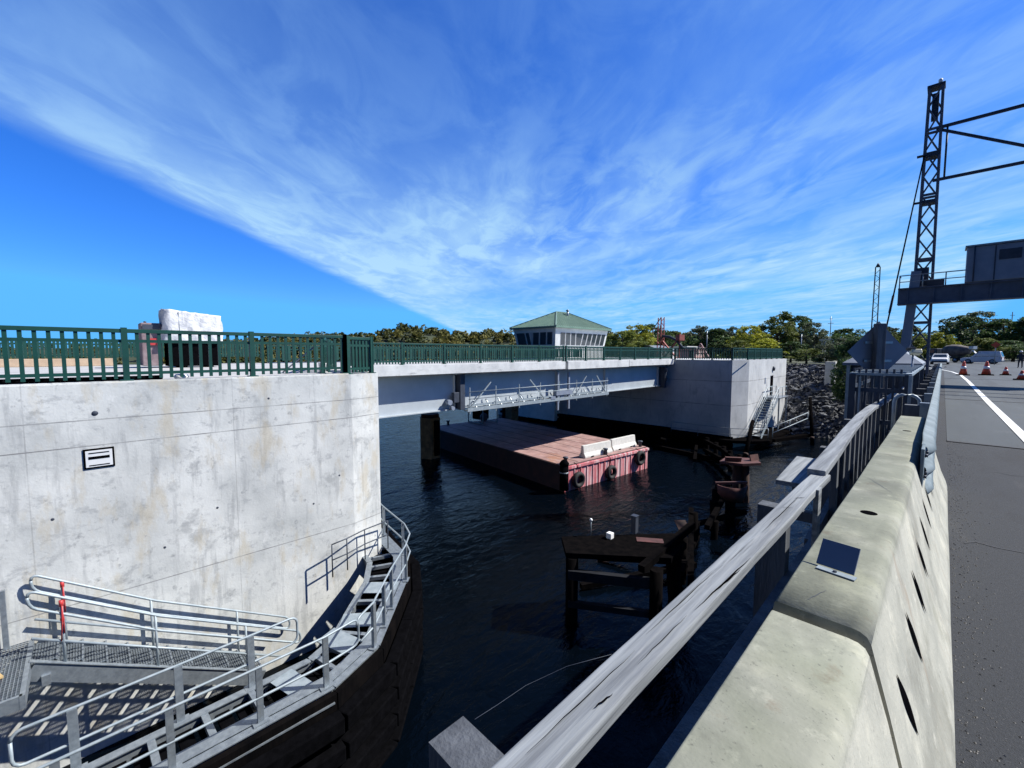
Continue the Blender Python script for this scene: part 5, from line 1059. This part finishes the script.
# ------------------------------------------------------------------ riprap
rocks = []
for k in range(7):
    bm = bmesh.new(); bmesh.ops.create_icosphere(bm, subdivisions=1, radius=1)
    rr = random.Random(k); cuts = [Vector((rr.gauss(0, 1), rr.gauss(0, 1), rr.gauss(0, 1))).normalized() for _ in range(7)]
    for v in bm.verts:
        for c in cuts:
            d = v.co.dot(c)
            if d > .55: v.co -= c * (d - .55)
        v.co += Vector((rr.uniform(-.08, .08), rr.uniform(-.08, .08), rr.uniform(-.08, .08)))
    me = bpy.data.meshes.new('boulder'); bm.to_mesh(me); bm.free(); me.materials.append(rockm); rocks.append(me)
rr = random.Random(5)
for i in range(290):
    Y = 55.2 + rr.random() ** .9 * 13; X = -14.5 + rr.random() ** 1.0 * 14.5; k = min((Y - 55.5) / 12.7, 1); z = -7.6 + 7.55 * k
    s_ = rr.uniform(.28, .58); o = link('boulder', rr.choice(rocks), None, (X, Y, z + .12), (rr.uniform(-.5, .9), rr.uniform(-.4, .4), rr.uniform(0, 6.28)))
    o.scale = (s_ * rr.uniform(1.0, 1.9), s_, s_ * rr.uniform(.3, .6)); tag(o, 'angular grey boulder in the rock bank beside the far abutment', 'boulder', 'boulders of the rock bank')
# small broken stone between the boulders
rng = np.random.default_rng(21); V_ = []
base_ = np.array([(1, 0, 0), (-.8, .5, 0), (-.6, -.7, .1), (.1, 0, .8), (0, .1, -.6)]); F_ = [(0, 1, 3), (1, 2, 3), (2, 0, 3), (1, 0, 4), (2, 1, 4), (0, 2, 4)]; mb = MB()
for i in range(4200):
    Y = 55.0 + rng.uniform() * 13.2; X = -19 + rng.uniform() * 20; z = -7.6 + 7.55 * min((Y - 55.5) / 12.7, 1) + .08
    q = Matrix.Rotation(rng.uniform(0, 6.28), 3, 'Z') @ Matrix.Rotation(rng.uniform(0, 1.2), 3, 'X'); s_ = rng.uniform(.12, .42)
    mb.add([Vector((X, Y, z)) + q @ Vector(b_) * s_ for b_ in base_], F_)
o = link('rubble', mb.mesh('rubble', rockm)); o['kind'] = 'stuff'; o['label'] = 'small broken stone filling the gaps of the rock bank'

# ------------------------------------------------------------------ trees
crown_cache = {}
def crown_vs(seed, n=3200):
    """unit crown: height 1 (z 0..1), radius about .5: many small uneven leaf clumps with gaps between"""
    rg = np.random.default_rng(seed); cen = []; rad_ = []; top = rg.uniform(.5, .8); sk_ = rg.uniform(-.08, .08, 2)
    for i in range(64):
        a = rg.uniform(0, 6.28); zz_ = rg.uniform(0, 1) ** .85; prof = (1 - abs((zz_ - .38) / (.62 if zz_ > .38 else .46)) ** 2.1) ** .5; r = .43 * prof * (1 + .22 * math.sin(a * 2 + seed) + .15 * math.sin(a * 5 + seed * 3)) * rg.uniform(.45, 1.05)
        cen.append((math.cos(a) * r + sk_[0] * zz_, math.sin(a) * r + sk_[1] * zz_, .06 + zz_ * .9)); rad_.append(rg.uniform(.05, .125) * (1.15 - .35 * zz_))
    cen = np.array(cen); rad_ = np.array(rad_); wgt = rad_ ** 2; idx = rg.choice(len(cen), n, p=wgt / wgt.sum())
    q = rg.normal(size=(n, 3)); q /= np.linalg.norm(q, axis=1)[:, None]; q *= (rg.uniform(.3, 1.0, n) ** .5)[:, None]; q[rg.random(n) < .1] *= 1.5
    return cen[idx] + q * rad_[idx][:, None] * np.array([1, 1, .8]), rg
def make_tree_meshes(seed, h, r, kind, leaf):
    key = (seed, kind)
    c, rg = crown_vs(seed * 7 + len(kind), 6500); c = c * np.array([2 * r, 2 * r, h * .82]) + np.array([0, 0, h * .16]); vs = leaf_quads(c, leaf, rg)
    cm = quads_mesh('crown', vs, leafs[kind]); mb = MB().tube([(0, 0, -.4), (.1, .05, h * .3), (-.05, .1, h * .6), (.05, 0, h * .85)], h * .026, 8, h * .006); rs = random.Random(seed)
    for i in range(7):
        a = rs.uniform(0, 6.28); z = h * rs.uniform(.22, .6); mb.tube([(0, 0, z), (math.cos(a) * r * .35, math.sin(a) * r * .35, z + h * .10), (math.cos(a) * r * .7, math.sin(a) * r * .7, z + h * .26)], h * .011, 6, h * .003)
    return cm, mb.mesh('trunk', barkm)
TREES = {}
def tree(u, D, top_v, r, kind, label, base=-.1, seed=None, leaf=.19, group=None):
    x, y = place(u, D); h = (353 - top_v) / 430 * D + 1.6 - base; seed = seed if seed is not None else int(u) % 5
    key = (seed, kind)
    if key not in TREES: TREES[key] = make_tree_meshes(seed, 10, 3.6, kind, leaf)
    cm, tm = TREES[key]; root = link('tree', None, None, (x, y, base), (0, 0, (u * 1.7) % 6.28)); tag(root, label, 'tree', group); root.scale = (r / 3.6, r / 3.6, h / 10)
    link('crown', cm, root); link('trunk', tm, root); return root
tree(622, 105, 331, 5, 'olive', 'olive green tree immediately right of the control house')
tree(636, 112, 324, 5.5, 'yellow', 'yellowing round tree between the control house and the red derrick', seed=1)
tree(652, 125, 324, 5.5, 'dark', 'dark tree directly behind the red derrick crane', seed=2)
tree(676, 130, 331, 5, 'olive', 'low olive tree behind the pale blue trailer', seed=3)
tree(698, 125, 325, 4.2, 'grey', 'thin grey green tree left of the twin tall shrubs behind the cabin', seed=4)
tree(712, 120, 328, 5, 'dark', 'dark round tree behind the tripod frame', seed=0)
tree(731, 118, 326, 3.0, 'grey', 'slender grey green tree with a narrow top left of the yellow tree', seed=1)
tree(727, 100, 337, 4, 'dark', 'low dark bush at the left foot of the bright yellow tree', seed=2)
tree(752, 92, 325, 4.2, 'yellow', 'bright yellow green tree above the abutment railing', seed=4)
tree(742, 82, 340, 3.2, 'olive', 'low olive shrub in front of the bright yellow tree', seed=3, leaf=.2)
tree(776, 96, 312, 5.2, 'olive', 'tallest olive tree right of the bright yellow tree', seed=0)
tree(798, 100, 315, 4.8, 'dark', 'tall dark tree right of the tallest olive tree', seed=1)
tree(812, 92, 322, 3.8, 'grey', 'grey green tree beside the white pipe gantry', seed=3)
tree(765, 78, 338, 3.0, 'yellow', 'small yellow green shrub under the tallest olive tree', seed=2)
tree(790, 74, 341, 3.0, 'dark', 'small dark shrub under the tall dark tree', seed=4)
tree(843, 72, 328, 3.4, 'dark', 'dark tree above the rock bank right of the pipe gantry', seed=2, leaf=.2)
tree(853, 47, 336, 2.5, 'dark', 'leafy dark tree growing out of the rock bank in front of the others', base=-4.8, seed=0, leaf=.16)
tree(872, 55, 345, 2.6, 'dark', 'dark bushy tree on the rock bank left of the steel cage', base=-3.0, seed=4, leaf=.16)
tree(806, 66, 348, 2.6, 'olive', 'small olive bush on the crest of the rock bank below the pipe gantry', seed=1, leaf=.16)
tree(826, 62, 352, 2.2, 'dark', 'low dark bush at the top of the rock bank beside the white concrete block', seed=3, leaf=.16)
tree(838, 60, 338, 2.6, 'grey', 'grey green bush between the white concrete block and the big bank tree', seed=2, leaf=.16)
tree(866, 105, 331, 5.0, 'dark', 'dark spreading tree beneath the thin lattice mast', seed=3)
tree(884, 98, 326, 4.5, 'grey', 'grey green tree behind the left tip of the diamond sign', seed=1)
tree(905, 90, 326, 4.0, 'olive', 'olive tree with sparse top directly behind the diamond sign', seed=0)
tree(938, 84, 332, 3.0, 'yellow', 'yellow green tree just right of the gantry tower foot', seed=2)
tree(958, 98, 315, 5.5, 'dark', 'dark tree behind the mixer truck, right of the tower', seed=1)
tree(978, 104, 311, 6, 'grey', 'broad grey green tree behind the parked white car', seed=3)
tree(1000, 96, 318, 5.5, 'dark', 'dark broad tree above the roadwork sign', seed=4)
tree(1022, 92, 316, 6, 'dark', 'dark tree cut by the right edge of the picture', seed=0)
tree(985, 82, 338, 4.0, 'olive', 'low olive bush behind the roof of the parked white car', seed=2)
tree(1012, 80, 340, 4.0, 'dark', 'low dark bush behind the standing person', seed=3)
tree(1055, 95, 312, 6, 'dark', 'large dark tree outside the right edge behind the road', seed=1)
tree(945, 92, 345, 4.0, 'dark', 'low dark bush behind the drum of the mixer truck', seed=2)
hg = [(i, u) for i, u in enumerate(range(600, 1060, 22))]
mb = MB(); rng = np.random.default_rng(9); allv = []
for i in range(260):
    u = rng.uniform(585, 1090); D = rng.uniform(118, 150); x, y = place(u, D); r = rng.uniform(1.8, 3.2); q = rng.normal(size=(70, 3)); q /= np.linalg.norm(q, axis=1)[:, None]
    c = np.array([x, y, r * .9]) + q * np.array([r, r, r * 1.4]); allv.append(leaf_quads(c, .7, rng))
o = link('undergrowth', quads_mesh('undergrowth', np.concatenate(allv), leafs['dark'])); o['kind'] = 'stuff'; o['label'] = 'dark undergrowth behind the row of trees beyond the abutment'
